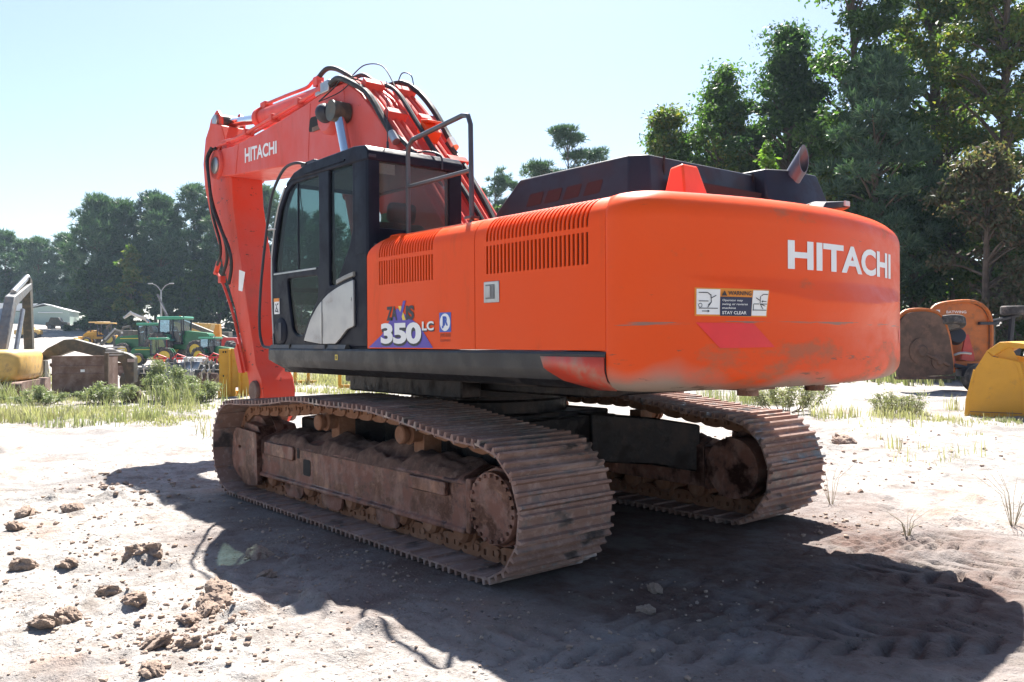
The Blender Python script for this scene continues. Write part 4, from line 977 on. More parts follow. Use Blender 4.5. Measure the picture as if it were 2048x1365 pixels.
mb.tube([(3.35, 0.03, 4.80), (3.30, 0.03, 4.74), (3.18, 0.03, 4.68)], 0.028, 8, 3); mb.box((3.32, 0.03, 4.745), (0.10, 0.10, 0.11)); mb.build('cylinder_pipe', M_BOOM, AC)
mb = MB(); mb.tube([(3.32, 0.03, 4.80), (3.12, 0.02, 4.86), (2.88, 0.0, 4.80), (2.55, -0.02, 4.62)], 0.03, 8, 6); mb.build('cylinder_hose', M_RUBBER, AC)

# ---- pipes and hoses on the boom
def along(ys, dz, pts): return [(x, ys, z+dz) for x, z in pts]
ridge = [(0.15, 2.62), (0.62, 3.16), (1.05, 3.60), (1.55, 4.09), (1.85, 4.32), (2.15, 4.47), (2.6, 4.50)]
for y, dz in ((0.26, -0.01), (0.185, 0.0), (0.11, -0.01), (-0.06, 0.0), (-0.16, 0.02), (-0.25, 0.0), (-0.31, 0.02)):
    mb = MB(); mb.tube(along(y, dz, ridge), 0.023, 8, 4); mb.build('boom_pipe', M_BOOM, BM)
front = [(2.3, 4.46), (3.0, 4.43), (3.8, 4.385), (4.8, 4.345), (5.3, 4.33), (5.62, 4.36)]
for y, dz, r in ((0.285, 0.045, 0.024), (0.22, 0.035, 0.02), (-0.25, 0.04, 0.022)):
    mb = MB(); mb.tube(along(y, dz, front), r, 8, 4); mb.build('boom_pipe', M_BOOM, BM)
for x in (3.35, 4.1, 4.95, 2.72):
    z = np.interp(x, [2.3, 3.0, 3.8, 4.8], [4.47, 4.44, 4.395, 4.355])
    mb = MB(); mb.box((x, 0.25, z+0.04), (0.09, 0.14, 0.085)); mb.build('pipe_clamp', M_BOOM, BM, bevel=0.006)
for x, z in ((0.78, 3.34), (1.30, 3.87), (1.75, 4.28)):
    for yy in (0.185, -0.22):
        mb = MB(); mb.box((x, yy, z+0.03), (0.09, 0.24, 0.10), Matrix.Rotation(-0.78, 3, 'Y')); mb.build('pipe_clamp', M_BOOM, BM, bevel=0.006)
mb = MB(); mb.box((2.58, 0.27, 4.46), (0.20, 0.14, 0.13)); mb.box((2.77, 0.27, 4.45), (0.24, 0.06, 0.06)); mb.build('valve_block', M_STEEL, BM, bevel=0.01)
for pts, r in ((((2.52, 0.30, 4.47), (2.25, 0.33, 4.48), (1.95, 0.335, 4.36), (1.60, 0.335, 4.16), (1.32, 0.335, 3.86), (1.15, 0.33, 3.66)), 0.036),
               (((2.55, 0.0, 4.60), (2.2, 0.04, 4.56), (1.9, 0.05, 4.40), (1.5, 0.05, 4.22), (1.1, 0.05, 3.80), (0.7, 0.03, 3.32)), 0.026),
               (((2.15, -0.28, 4.49), (1.90, -0.30, 4.46), (1.62, -0.32, 4.30), (1.35, -0.33, 4.05), (1.12, -0.33, 3.77), (1.02, -0.32, 3.66)), 0.036),
               (((1.05, -0.30, 3.62), (0.75, -0.28, 3.36), (0.45, -0.26, 3.02), (0.2, -0.25, 2.70), (0.05, -0.2, 2.5)), 0.03),
               (((0.9, -0.02, 3.50), (0.62, -0.03, 3.24), (0.3, -0.05, 2.88), (0.05, -0.08, 2.55)), 0.026),
               (((1.10, 0.27, 3.62), (0.85, 0.25, 3.42), (0.62, 0.2, 3.2), (0.5, 0.16, 3.02)), 0.028)):
    mb = MB(); mb.tube(pts, r, 8, 6); mb.build('boom_hose', M_RUBBER, BM)
    mb = MB(); a = Vector(pts[-1]); b = a+(a-Vector(pts[-2])).normalized()*0.14; mb.cyl(a, b, r*1.25, n=8); mb.build('hose_fitting', M_STEEL, BM)
mb = MB(); mb.box((1.02, -0.05, 3.70), (0.20, 0.16, 0.14), Matrix.Rotation(-0.78, 3, 'Y')); mb.box((0.98, -0.05, 3.80), (0.14, 0.18, 0.025), Matrix.Rotation(-0.2, 3, 'Y')); mb.build('hose_bracket', M_CONE, BM, bevel=0.008)
for pts in (((2.35, 0.1, 4.58), (2.15, 0.05, 4.66), (1.85, 0.0, 4.58), (1.6, 0.0, 4.30)), ((1.95, -0.25, 4.44), (1.85, -0.25, 4.55), (1.70, -0.27, 4.50), (1.66, -0.28, 4.38)), ((3.40, 0.15, 3.66), (3.38, 0.25, 3.4), (3.42, 0.2, 3.1))):
    mb = MB(); mb.tube(pts, 0.007, 6, 6); mb.build('loose_cable', M_RUBBER, BM)
mb = MB(); mb.tube([(5.95, 0.26, 4.33), (5.80, 0.28, 4.42), (5.55, 0.28, 4.39)], 0.02, 8, 4); mb.tube([(5.98, 0.33, 4.28), (5.86, 0.32, 4.36), (5.62, 0.28, 4.38)], 0.02, 8, 4); mb.build('tip_pipe', M_BOOM, BM)

# ================================================================== trees
def leaf_cloud(cl, n, size, seed, aspect=1.8, flat=0.35, shell=0.55, droop=0.0):
    """leaf-sized kites scattered through clump ellipsoids. cl: rows of cx,cy,cz,rx,ry,rz"""
    R = rng(seed); cl = np.asarray(cl, float)
    w = (cl[:, 3]*cl[:, 4]+cl[:, 3]*cl[:, 5]); w = w/w.sum()
    k = R.choice(len(cl), n, p=w)
    d = R.normal(size=(n, 3)); d /= np.linalg.norm(d, axis=1, keepdims=True)
    rad = np.minimum(np.abs(R.normal(size=n))*0.36+0.40*R.random(n), 1.08+0.1*R.random(n))
    P = cl[k, :3]+d*rad[:, None]*cl[k, 3:6]
    nrm = d*0.6+R.normal(size=(n, 3))*0.75+np.array([0, 0, flat]); nrm /= np.linalg.norm(nrm, axis=1, keepdims=True)
    t = np.cross(nrm, R.normal(size=(n, 3))); t[:, 2] -= droop; t /= np.linalg.norm(t, axis=1, keepdims=True)
    b = np.cross(nrm, t); s = size*(0.55+0.9*R.random(n))[:, None]
    bend = nrm*s*0.12
    V = np.stack([P-t*s*0.5, P+b*s*0.5/aspect-bend, P+t*s*0.55, P-b*s*0.5/aspect-bend], 1).reshape(-1, 3)
    return V, np.arange(4*n).reshape(n, 4)

def needle_cloud(cl, n, size, seed, tuft=9):
    """tufts of thin needles fanned round shoots"""
    R = rng(seed); cl = np.asarray(cl, float); m = max(1, n//tuft)
    w = cl[:, 3]*cl[:, 4]; w = w/w.sum(); k = R.choice(len(cl), m, p=w)
    d = R.normal(size=(m, 3)); d /= np.linalg.norm(d, axis=1, keepdims=True); d[:, 2] = d[:, 2]*0.8+0.15
    P = cl[k, :3]+d*(0.35+0.65*R.random(m)**0.5)[:, None]*cl[k, 3:6]
    ax = d*0.7+np.array([0, 0, 0.6])+R.normal(size=(m, 3))*0.3
    P = np.repeat(P, tuft, 0); ax = np.repeat(ax, tuft, 0); q = len(P)
    t = ax/np.linalg.norm(ax, axis=1, keepdims=True)+R.normal(size=(q, 3))*0.55; t /= np.linalg.norm(t, axis=1, keepdims=True)
    b = np.cross(t, R.normal(size=(q, 3))); b /= np.linalg.norm(b, axis=1, keepdims=True)
    s = size*(0.7+0.6*R.random(q))[:, None]
    V = np.stack([P-b*s*0.07, P+b*s*0.07, P+t*s+b*s*0.03, P+t*s-b*s*0.03], 1).reshape(-1, 3)
    return V, np.arange(4*q).reshape(q, 4)

def make_tree(name, label, x, y, h, crown, leaves, size, lm, bark, seed, group=None, kind='leaf', trunk_r=None, lean=(0, 0), bare=0.0, flat=0.35, droop=0.0, cat='tree'):
    """crown: list of clumps relative to the base (metres)"""
    z = gz(x, y)-0.05
    T = thing(name, label, cat, (x, y, z), 0, group)
    r0 = trunk_r or h*0.016+0.05
    mb = MB(); R = rng(seed+5)
    top = max(c[2] for c in crown)
    spine = [Vector((lean[0]*t*t+0.06*h*0.1*math.sin(t*5+seed), lean[1]*t*t+0.06*h*0.1*math.cos(t*4+seed), top*t)) for t in np.linspace(0, 1, 8)]
    mb.tube(spine, [r0*(1.25 if i == 0 else 1)*(1-0.82*i/7) for i in range(8)], 8)
    mb.build('trunk', bark, T)
    bm_ = MB()
    for c in crown:
        cz = c[2]-0.12*c[2]*R.random()-c[5]*0.3; t = max(0.12, min(0.95, (cz-0.30*math.hypot(c[0], c[1]))/top))
        i = min(int(t*7), 6); a = spine[i].lerp(spine[i+1], t*7-i)
        e = Vector((c[0], c[1], c[2])); m = a.lerp(e, 0.5)+Vector((0, 0, 0.06*(e-a).length)); r = r0*(1-0.8*t)*0.5
        if (e-a).length > 0.2: bm_.tube([a, m, e], [r, r*0.65, r*0.2], 5)
    if bm_.v: bm_.build('branches', bark, T)
    V, Fq = (leaf_cloud(crown, leaves, size, seed, flat=flat, droop=droop) if kind == 'leaf' else needle_cloud(crown, leaves, size, seed))
    link('crown', np_mesh('crown', V, Fq), lm, T)
    return T

def round_crown(h, r, n, seed, low=0.25, shape=1.0):
    R = rng(seed); out = []; n = int(n*2.2)
    lob = R.random(5)*2*PI
    for i in range(n):
        t = R.random(); zz = h*(low+(0.98-low)*t); prof = (1-t**2.4)**0.6*(0.72+0.28*math.sin(PI*min(1, t*1.25)))*shape
        a = R.random()*2*PI; q = r*prof*(0.15+0.90*R.random()**0.55)*(0.85+0.3*math.sin(3*a+lob[0]+4*t)*math.sin(7*t+lob[1])); s = r*(0.13+0.17*R.random())
        out.append((q*math.cos(a), q*math.sin(a), zz+0.3*s*R.normal(), s*(0.8+0.9*R.random()), s*(0.8+0.9*R.random()), s*0.7))
    out.append((0, 0, h*0.93, r*0.2, r*0.2, h*0.06))
    return out

def pine_crown(h, r, n, seed, low=0.45, top=0.72):
    """whorled foliage masses, rounding off at the top as old pines do"""
    R = rng(seed); out = []; n = int(n*1.7)
    for i in range(n):
        t = (i+R.random())/n; zz = h*(low+(0.97-low)*t); prof = (0.75+0.35*math.sin(PI*min(1, t*1.15)))*(1-max(0, t-top)**1.5/(1.02-top)**1.5*0.85)
        a = i*2.4+R.random(); q = r*prof*(0.2+0.8*R.random()**0.7); s = r*(0.20+0.14*R.random())
        out.append((q*math.cos(a), q*math.sin(a), zz, s*1.2, s*1.2, s*0.6))
    out.append((0, 0, h*0.96, r*0.3, r*0.3, h*0.04))
    return out

GR = 'tall trees standing behind the excavator at the yard edge'
RT_ = [  # ahead, right, height, radius, clumps, leaves, size, material, low, label
    (47, 8.2, 13.4, 2.4, 22, 12000, 0.20, L_OAK, 0.2, 'slim grey-green oak at the open end of the wood, beside the sky'),
    (45, 11.2, 15.6, 4.1, 44, 30000, 0.22, L_OAK, 0.15, 'tall rounded oak rising behind the black engine bonnet'),
    (43, 13.9, 17.2, 3.7, 38, 26000, 0.22, L_DARK, 0.2, 'dark narrow-topped tree rising behind the exhaust pipe'),
    (30, 9.0, 8.7, 1.25, 10, 4200, 0.20, L_BRIGHT, 0.35, 'bright green sapling showing just over the black bonnet'),
    (41, 16.6, 21.5, 4.6, 34, 19000, 0.25, L_OAK, 0.42, 'tallest oak, its open branches reaching over the pine'),
    (43, 21.5, 24, 4.8, 44, 26000, 0.25, L_GUM, 0.15, 'tall yellowing tree beyond the orange mower'),
    (36, 21.0, 19.5, 3.4, 34, 20000, 0.22, L_GUM, 0.2, 'sunlit yellow-green tree directly over the drooping tree'),
    (30.5, 17.0, 8.6, 2.5, 26, 15000, 0.18, L_MIMOSA, 0.10, 'low drooping dusky tree above the orange mower'),
    (38, 14.3, 9.5, 2.6, 22, 12000, 0.20, L_GUM, 0.05, 'small tree with pale yellow leaf tips beside the counterweight'),
    (37, 17.4, 9.0, 2.6, 22, 12000, 0.20, L_DARK, 0.02, 'dark low tree in shade behind the mower wings'),
    (40, 20.6, 8.5, 3.0, 22, 12000, 0.20, L_DARK, 0.02, 'dark low tree behind the drooping tree'),
    (33, 21.0, 7.5, 2.4, 20, 10000, 0.18, L_OAK, 0.05, 'bushy low tree over the yellow bucket'),
    (55, 13.0, 14, 4.2, 22, 8000, 0.30, L_DARK, 0.05, 'dark tree deep in the wood behind the oaks'),
    (56, 19.5, 17, 4.5, 22, 9000, 0.30, L_DARK, 0.05, 'dark tree deep in the wood behind the pine'),
    (52, 27.0, 18, 5, 22, 9000, 0.30, L_DARK, 0.05, 'dark tree deep in the wood beyond the yellowing tree'),
    (50, 8.6, 8.8, 2.6, 20, 9000, 0.24, L_DARK, 0.02, 'low dark tree filling in under the slim grey-green oak'),
    (51, 12.0, 9.5, 2.8, 20, 9000, 0.24, L_DARK, 0.02, 'low dark tree filling in under the rounded oak'),
    (48, 15.2, 12.0, 3.0, 24, 11000, 0.24, L_OAK, 0.02, 'middling oak between the exhaust pipe and the pine'),
    (47, 18.5, 14.0, 3.2, 24, 11000, 0.24, L_DARK, 0.02, 'dark middling tree just right of the pine'),
    (46, 23.5, 15.0, 3.4, 24, 11000, 0.24, L_DARK, 0.02, 'dark middling tree behind the yellow-green tree'),
    (49, 9.9, 12.4, 3.4, 30, 16000, 0.23, L_DARK, 0.03, 'dark leafy tree closing the gap left of the rounded oak'),
    (49.5, 12.8, 14.2, 3.6, 32, 17000, 0.23, L_OAK, 0.03, 'leafy oak closing the gap right of the rounded oak'),
    (48.5, 16.4, 16.2, 3.8, 34, 18000, 0.23, L_DARK, 0.03, 'dark tree closing the gap left of the pine'),
    (52, 7.3, 10.0, 2.8, 24, 11000, 0.24, L_OAK, 0.03, 'low leafy tree at the very left tip of the wood'),
    (46.5, 8.4, 14.2, 3.1, 34, 20000, 0.21, L_GUM, 0.08, 'broad sunlit oak at the left end of the wood, leaning over the bonnet'),
    (46, 8.7, 12.5, 2.6, 26, 15000, 0.21, L_OAK, 0.05, 'leafy oak under the tall rounded one, over the bonnet edge'),
    (44, 11.5, 13.5, 2.8, 26, 15000, 0.21, L_GUM, 0.05, 'yellow-tinged tree between the rounded oak and the exhaust pipe'),
    (40, 25.5, 19, 4.2, 24, 11000, 0.26, L_OAK, 0.1, 'oak at the far right edge of the wood'),
    (31, 23.5, 16, 3.8, 24, 9000, 0.26, L_OAK, 0.1, 'oak nearest the camera beyond the yellow bucket'),
]
for i, (a, r, h, rad, n, lv, sz, lm, low, lab) in enumerate(RT_):
    x, y = survey(a, r)
    make_tree('broadleaf_tree', lab, x, y, h, round_crown(h, rad, int(n*1.2), 100+i, min(low, 0.22)), int(lv*1.55), sz*0.95, lm, M_BARK, 200+i, GR, droop=0.5 if lm is L_MIMOSA else 0.1)
x, y = survey(37, 15.8)
make_tree('pine_tree', 'blue-green pine among the broadleaf trees over the exhaust pipe', x, y, 14.0, pine_crown(14.0, 2.3, 36, 7, 0.2), 34000, 0.30, L_PINE, M_PBARK, 31, GR, 'needle')

GL = 'pines standing in a row along the far edge of the yard'
LT = [(-83, 15.0, 3.2, 'left end of the pine row, cut by the photo edge'), (-80.5, 14.0, 2.4, 'short pine second in the row'), (-76.5, 13.8, 2.6, 'short pine over the pale metal shed'), (-73.3, 14.6, 2.6, 'ragged pine just left of the tall pine group'),
      (-69.3, 19.2, 3.0, 'first tall pine of the group, behind the shed'), (-66.3, 21.3, 3.2, 'domed tall pine behind the backhoe'), (-63.4, 21.2, 3.0, 'domed tall pine right of the backhoe'), (-59.6, 22.6, 3.4, 'highest-domed pine behind the light pole'),
      (-56.3, 21.6, 3.0, 'tall pine just right of the light pole'), (-52.2, 23.9, 3.2, 'tallest pine next to the red arm'), (-48.9, 22.6, 3.0, 'tall pine half hidden by the red arm'), (-44.5, 22.3, 3.2, 'tall pine hidden behind the red arm'), (-40.5, 23.4, 3.2, 'tall pine seen between red arm and cab'), (-36, 20, 3.2, 'pine seen through the cab door window'), (-30, 19, 3.2, 'pine seen through the cab rear quarter window'), (-24, 17, 3.2, 'pine seen through the rear cab window')]
for i, (r, h, rad, lab) in enumerate(LT):
    kk = 1.27 if i < 4 else 1.0; r *= kk; h *= kk*1.02; rad *= kk
    x, y = survey(140*kk+3*math.sin(i*2.1), r)
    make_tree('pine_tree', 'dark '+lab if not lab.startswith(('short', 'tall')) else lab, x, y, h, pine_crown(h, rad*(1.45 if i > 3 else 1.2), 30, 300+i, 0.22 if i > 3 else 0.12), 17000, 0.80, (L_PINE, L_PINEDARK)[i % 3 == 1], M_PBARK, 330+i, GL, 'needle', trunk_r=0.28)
LB = [(132, -58.9, 13.6, 3.0, L_GUM, 0.05, 'light green broadleaf tree glowing among the dark pines'), (136, -50.5, 12, 3.4, L_OAK, 0.02, 'ivy-clad tree beside the red arm'), (174, -97.0, 9.5, 3.6, L_OAK, 0.02, 'rounded green tree next to the pale shed roof'), (134, -66.5, 10, 3.6, L_DARK, 0.02, 'dark tree under the tall pines behind the backhoe'), (134, -62.0, 10, 3.4, L_DARK, 0.02, 'dark tree under the pines left of the light pole'), (135, -54.5, 10.5, 3.6, L_DARK, 0.02, 'dark tree under the pines right of the light pole'), (134, -46, 11, 4, L_DARK, 0.02, 'dark tree behind the red arm'), (133, -40, 10, 4, L_DARK, 0.02, 'dark tree left of the cab'), (134, -33, 9, 4, L_DARK, 0.02, 'dark tree behind the cab door'), (134, -26, 9, 4, L_OAK, 0.02, 'tree behind the cab rear corner'), (178, -106, 11, 5, L_OAK, 0.02, 'tree beyond the shed at the left photo edge'), (178, -92, 10.5, 4, L_DARK, 0.02, 'dark tree beyond the shed'), (172, -81, 12, 4, L_DARK, 0.02, 'dark tree right of the shed')]
for i, (a, r, h, rad, lm, low, lab) in enumerate(LB):
    x, y = survey(a, r)
    make_tree('broadleaf_tree', lab, x, y, h, round_crown(h, rad*1.25, 22, 400+i, low), 9000, 0.65, lm, M_BARK, 430+i, 'broadleaf trees under the far pines')
# the two open pines and the bush tree over the bonnet
x, y = survey(75, 4.9)
RJ = rng(77)
def rel(rg, z, s, sz=0.7): return [(RH.x*(rg+s*0.75*a)+0.5*s*c, RH.y*(rg+s*0.75*a)+0.5*s*b, z+s*0.45*b, s*(0.42+0.3*abs(c)), s*(0.42+0.3*abs(c)), s*sz*(0.4+0.3*abs(a))) for a, b, c in np.clip(RJ.normal(size=(5, 3)), -1.3, 1.3)]
make_tree('pine_tree', 'lone open-crowned pine rising behind the black bonnet', x, y, 20.2, sum([rel(-2.6, 16.2, 0.75), rel(-1.9, 16.5, 0.7), rel(-1.5, 15.9, 0.7), rel(-0.9, 16.0, 0.6), rel(-2.2, 15.8, 0.6), rel(-0.3, 19.4, 0.75, 0.45), rel(0.4, 19.6, 0.75, 0.45), rel(-0.1, 18.7, 0.55), rel(0.9, 19.3, 0.5, 0.5), rel(0.9, 17.5, 0.75, 0.6), rel(1.7, 17.2, 0.75, 0.6), rel(2.6, 17.9, 0.7, 0.7), rel(3.1, 17.7, 0.55, 0.6), rel(1.2, 16.4, 0.6), rel(0.2, 15.6, 0.7), rel(-1.2, 14.5, 0.8), rel(1.3, 14.3, 0.8)], []), 15000, 0.40, L_PINE, M_PBARK, 51, None, 'needle', trunk_r=0.2)
x, y = survey(92, -1.6)
make_tree('pine_tree', 'slim open pine in the gap between handrail and bonnet', x, y, 19.8, sum([rel(0.6, 19.3, 0.6), rel(-0.3, 18.5, 0.5), rel(1.4, 18.0, 0.8, 0.5), rel(2.1, 17.6, 0.8, 0.5), rel(-0.5, 17.2, 0.8, 0.5), rel(0.6, 17.4, 0.7), rel(-1.4, 15.6, 0.9), rel(1.2, 15.8, 0.9), rel(0.2, 14.6, 1.2), rel(2.1, 15.0, 1.0)], []), 11000, 0.42, L_PINE, M_PBARK, 53, None, 'needle', trunk_r=0.18)
x, y = survey(62, -1.0)
make_tree('broadleaf_tree', 'leafy green tree in the gap between handrail and bonnet', x, y, 11.2, round_crown(11.2, 2.2, 20, 61, 0.1), 8000, 0.26, L_OAK, M_BARK, 62)

# ================================================================== grass, weeds, soil clods
def blades(P, hgt, wid, seed, bend=0.5):
    R = rng(seed); n = len(P); a = R.random(n)*2*PI; hh = hgt*(0.45+0.9*R.random(n)); w = wid*(0.6+0.8*R.random(n))
    dx, dy = np.cos(a), np.sin(a); bx, by = -dy, dx; k = bend*(0.2+R.random(n))*hh
    B = P
    V = np.stack([B+np.stack([bx*w, by*w, 0*w-0.02], 1), B-np.stack([bx*w, by*w, 0*w+0.02], 1),
                  B+np.stack([dx*k*0.35-bx*w*0.7, dy*k*0.35-by*w*0.7, hh*0.6], 1), B+np.stack([dx*k*0.35+bx*w*0.7, dy*k*0.35+by*w*0.7, hh*0.6], 1),
                  B+np.stack([dx*k-bx*w*0.1, dy*k-by*w*0.1, hh], 1), B+np.stack([dx*k+bx*w*0.1, dy*k+by*w*0.1, hh], 1)], 1).reshape(-1, 3)
    o = np.arange(n)[:, None]*6
    F = np.concatenate([o+np.array([0, 1, 2, 3]), o+np.array([3, 2, 4, 5])])
    return V, F
def scatter(zone, n, seed, thr=0.0, sc=0.6, tuft=5, spread=0.06):
    """zone: (ahead0, ahead1, right0(ahead)->, right1) in survey metres"""
    R = rng(seed); a0, a1, r0, r1 = zone; m = n//tuft
    t = R.random(m); a = a0+(a1-a0)*t; r = R.random(m)
    rr = (r0[0]+(r0[1]-r0[0])*t)*(1-r)+(r1[0]+(r1[1]-r1[0])*t)*r
    x = CAM.x+FH.x*a+RH.x*rr; y = CAM.y+FH.y*a+RH.y*rr
    keep = (fbm(x*sc, y*sc, seed, 3)+0.25*R.random(m)) > thr
    e = np.minimum(np.minimum(t, 1-t)*2.2, np.minimum(r, 1-r)*3); keep &= R.random(m) < np.clip(e+0.04, 0, 1)
    x = np.repeat(x[keep], tuft); y = np.repeat(y[keep], tuft); q = len(x)
    x = x+R.normal(size=q)*spread; y = y+R.normal(size=q)*spread
    return np.stack([x, y, terrain(x, y)], 1)
# (ahead range, right edge near/far ...), blades, height
GRASS = [('dry_grass', L_GRASS, (13.5, 23, (-11.5, -16.5), (-4.6, -5.5)), 34000, 0.18, 0.009, 0.20, 0.45),
         ('dry_grass', L_GREENGRASS, (14.0, 20, (-9.5, -12), (-4.4, -5.0)), 10000, 0.17, 0.009, 0.22, 0.55),
         ('dry_grass', L_GRASS, (18, 40, (-6.5, -12), (-1.5, -2)), 30000, 0.24, 0.012, 0.12, 0.4),
         ('dry_grass', L_GRASS, (14.3, 18.5, (5.0, 6.0), (8.2, 10.5)), 6500, 0.20, 0.008, 0.26, 0.8),
         ('dry_grass', L_GREENGRASS, (15.0, 17.6, (8.3, 9.2), (10.5, 12.5)), 9000, 0.24, 0.009, 0.05, 0.8),
         ('dry_grass', L_GREENGRASS, (19.5, 21.5, (4.0, 5.0), (6.3, 7.2)), 2500, 0.30, 0.007, 0.18, 0.8),
         ('dry_grass', L_GREENGRASS, (27, 36, (9, 12), (24, 30)), 22000, 0.40, 0.022, -0.1, 0.5),
         ('dry_grass', L_GRASS, (8, 12, (3.6, 4.5), (7.5, 10)), 1500, 0.14, 0.004, 0.36, 0.9),
         ('dry_grass', L_GREENGRASS, (20.0, 24.0, (-13.5, -15.5), (-6.6, -7.6)), 9000, 0.36, 0.009, 0.10, 0.6),
         ('dry_grass', L_GRASS, (10.5, 16, (4.6, 6.0), (9.5, 11)), 5000, 0.13, 0.006, 0.27, 0.5),
         ('dry_grass', L_GRASS, (24, 42, (-17, -30), (-12, -20)), 12000, 0.3, 0.02, 0.14, 0.5)]
for i, (nm, lm, zone, n, hh, w, thr, sc) in enumerate(GRASS):
    P = scatter(zone, n, 500+i, thr, sc)
    if len(P) == 0: continue
    hm_ = np.clip(0.75+2.2*fbm(P[:, 0]*0.5, P[:, 1]*0.5, 570+i, 3), 0.25, 1.7) if len(P) else 1
    V, Fq = blades(P, hh*hm_, w, 520+i); tag(link(nm, np_mesh(nm, V, Fq), lm), kind='stuff')

def weed_bush(label, a, r, h, rad, n, size, seed, lm=None, stems=14, group='weed clumps round the scrap in the yard'):
    x, y = survey(a, r); z = gz(x, y); T = thing('weed_bush', label, 'weeds', (x, y, z), 0, group); R = rng(seed); mb = MB(); cl = []
    for k in range(stems):
        ang = R.random()*2*PI; q = rad*R.random()**0.5; hh = h*(0.5+0.5*R.random())*(1-0.4*(q/rad)**2)
        e = Vector((q*math.cos(ang), q*math.sin(ang), hh)); mb.tube([(0, 0, -0.05), (e.x*0.6, e.y*0.6, 0.02), (e.x*0.85, e.y*0.85, hh*0.5), e], [0.012, 0.011, 0.009, 0.004], 4)
        for t in (0.35, 0.6, 0.85, 1.0): cl.append((e.x*(0.7+0.3*t), e.y*(0.7+0.3*t), hh*t, rad*0.22+0.06, rad*0.22+0.06, hh*0.2))
    mb.build('stems', M_WOOD, T); V, Fq = leaf_cloud(cl, int(n*2.2), size*0.72, seed, 3.6, 0.6, 0.3, 0.2); link('leaves', np_mesh('leaves', V, Fq), lm or L_WEED, T)
for k, (lab, a, r, h, rad, n, sd) in enumerate([('tallest pale weed clump in front of the dark bucket row', 22.5, -9.3, 1.05, 0.85, 5200, 1), ('broad pale weed clump left of the yellow blade', 22.0, -8.3, 0.75, 0.8, 4200, 2), ('weed clump at the foot of the rusty steel bin', 21.5, -10.4, 0.5, 0.6, 2200, 3), ('low weeds in front of the rusty steel bin', 21.0, -11.6, 0.45, 0.6, 1800, 4), ('weeds round the timber block', 21.6, -9.9, 0.55, 0.5, 1800, 5), ('low weeds under the tan excavator', 21.0, -13.2, 0.4, 0.7, 1800, 6)]):
    weed_bush(lab, a, r, h, rad, n, 0.085, 600+sd)
weed_bush('tall grassy weed hanging by the near end of the far track', 17.5, 5.6, 0.75, 0.8, 1800, 0.09, 620, L_GREENGRASS)
weed_bush('grassy weed clump in front of the mower shadow', 17.0, 7.7, 0.55, 0.6, 1200, 0.08, 621, L_GREENGRASS)
for k, (lab, a, r, h) in enumerate([('thin dead stalk standing beside the far track', 7.9, 2.95, 0.42), ('small dead tuft on pale sand right of the far track', 6.7, 3.1, 0.22), ('wispy tuft at the right photo edge', 7.0, 4.1, 0.45)]):
    x, y = survey(a, r); T = thing('dry_weed', lab, 'weed', (x, y, gz(x, y)), 0, 'dead weeds on the sand'); R = rng(640+k); mb = MB(); 
    for j in range(14 if k else 7):
        ang = R.random()*2*PI; q = h*(0.25+0.5*R.random()); hh = h*(0.4+0.6*R.random())
        mb.tube([(0.01*math.cos(ang), 0.01*math.sin(ang), -0.02), (q*0.3*math.cos(ang), q*0.3*math.sin(ang), hh*0.6), (q*math.cos(ang), q*math.sin(ang), hh)], [0.0028, 0.002, 0.001], 4)
    mb.build('stalks', simple('straw', (0.34, 0.30, 0.20), 0.9) if k == 0 else bpy.data.materials['straw'], T)

def clod_mesh(seed, s, lumps):
    bm = bmesh.new(); R = rng(seed)
    bmesh.ops.create_icosphere(bm, subdivisions=4, radius=1)
    C = R.normal(size=(lumps, 3)); C /= np.linalg.norm(C, axis=1, keepdims=True); hts = R.random(lumps)
    for v in bm.verts:
        p = np.array(v.co); dd = C@p
        X = np.array([p[0]*1.9+p[2]*1.1+seed]); Y = np.array([p[1]*1.9-p[2]*1.5])
        k = 0.82+0.32*np.max(np.where(dd > 0.72, (dd-0.72)*3.2*hts, 0))+0.55*float(fbm(X, Y, seed, 2, 0.6)[0])+0.30*abs(float(fbm(X*4, Y*4, seed+3, 3, 0.6)[0]))
        v.co = Vector(p*k); v.co.z *= 0.68
    me = bpy.data.meshes.new('dirt_clod'); bm.to_mesh(me); bm.free(); me.materials.append(M_CLOD)
    me.polygons.foreach_set('use_smooth', np.ones(len(me.polygons), dtype=bool)); me.set_sharp_from_angle(angle=math.radians(22)); return me
cms = [clod_mesh(700+k, 1, 14) for k in range(5)]
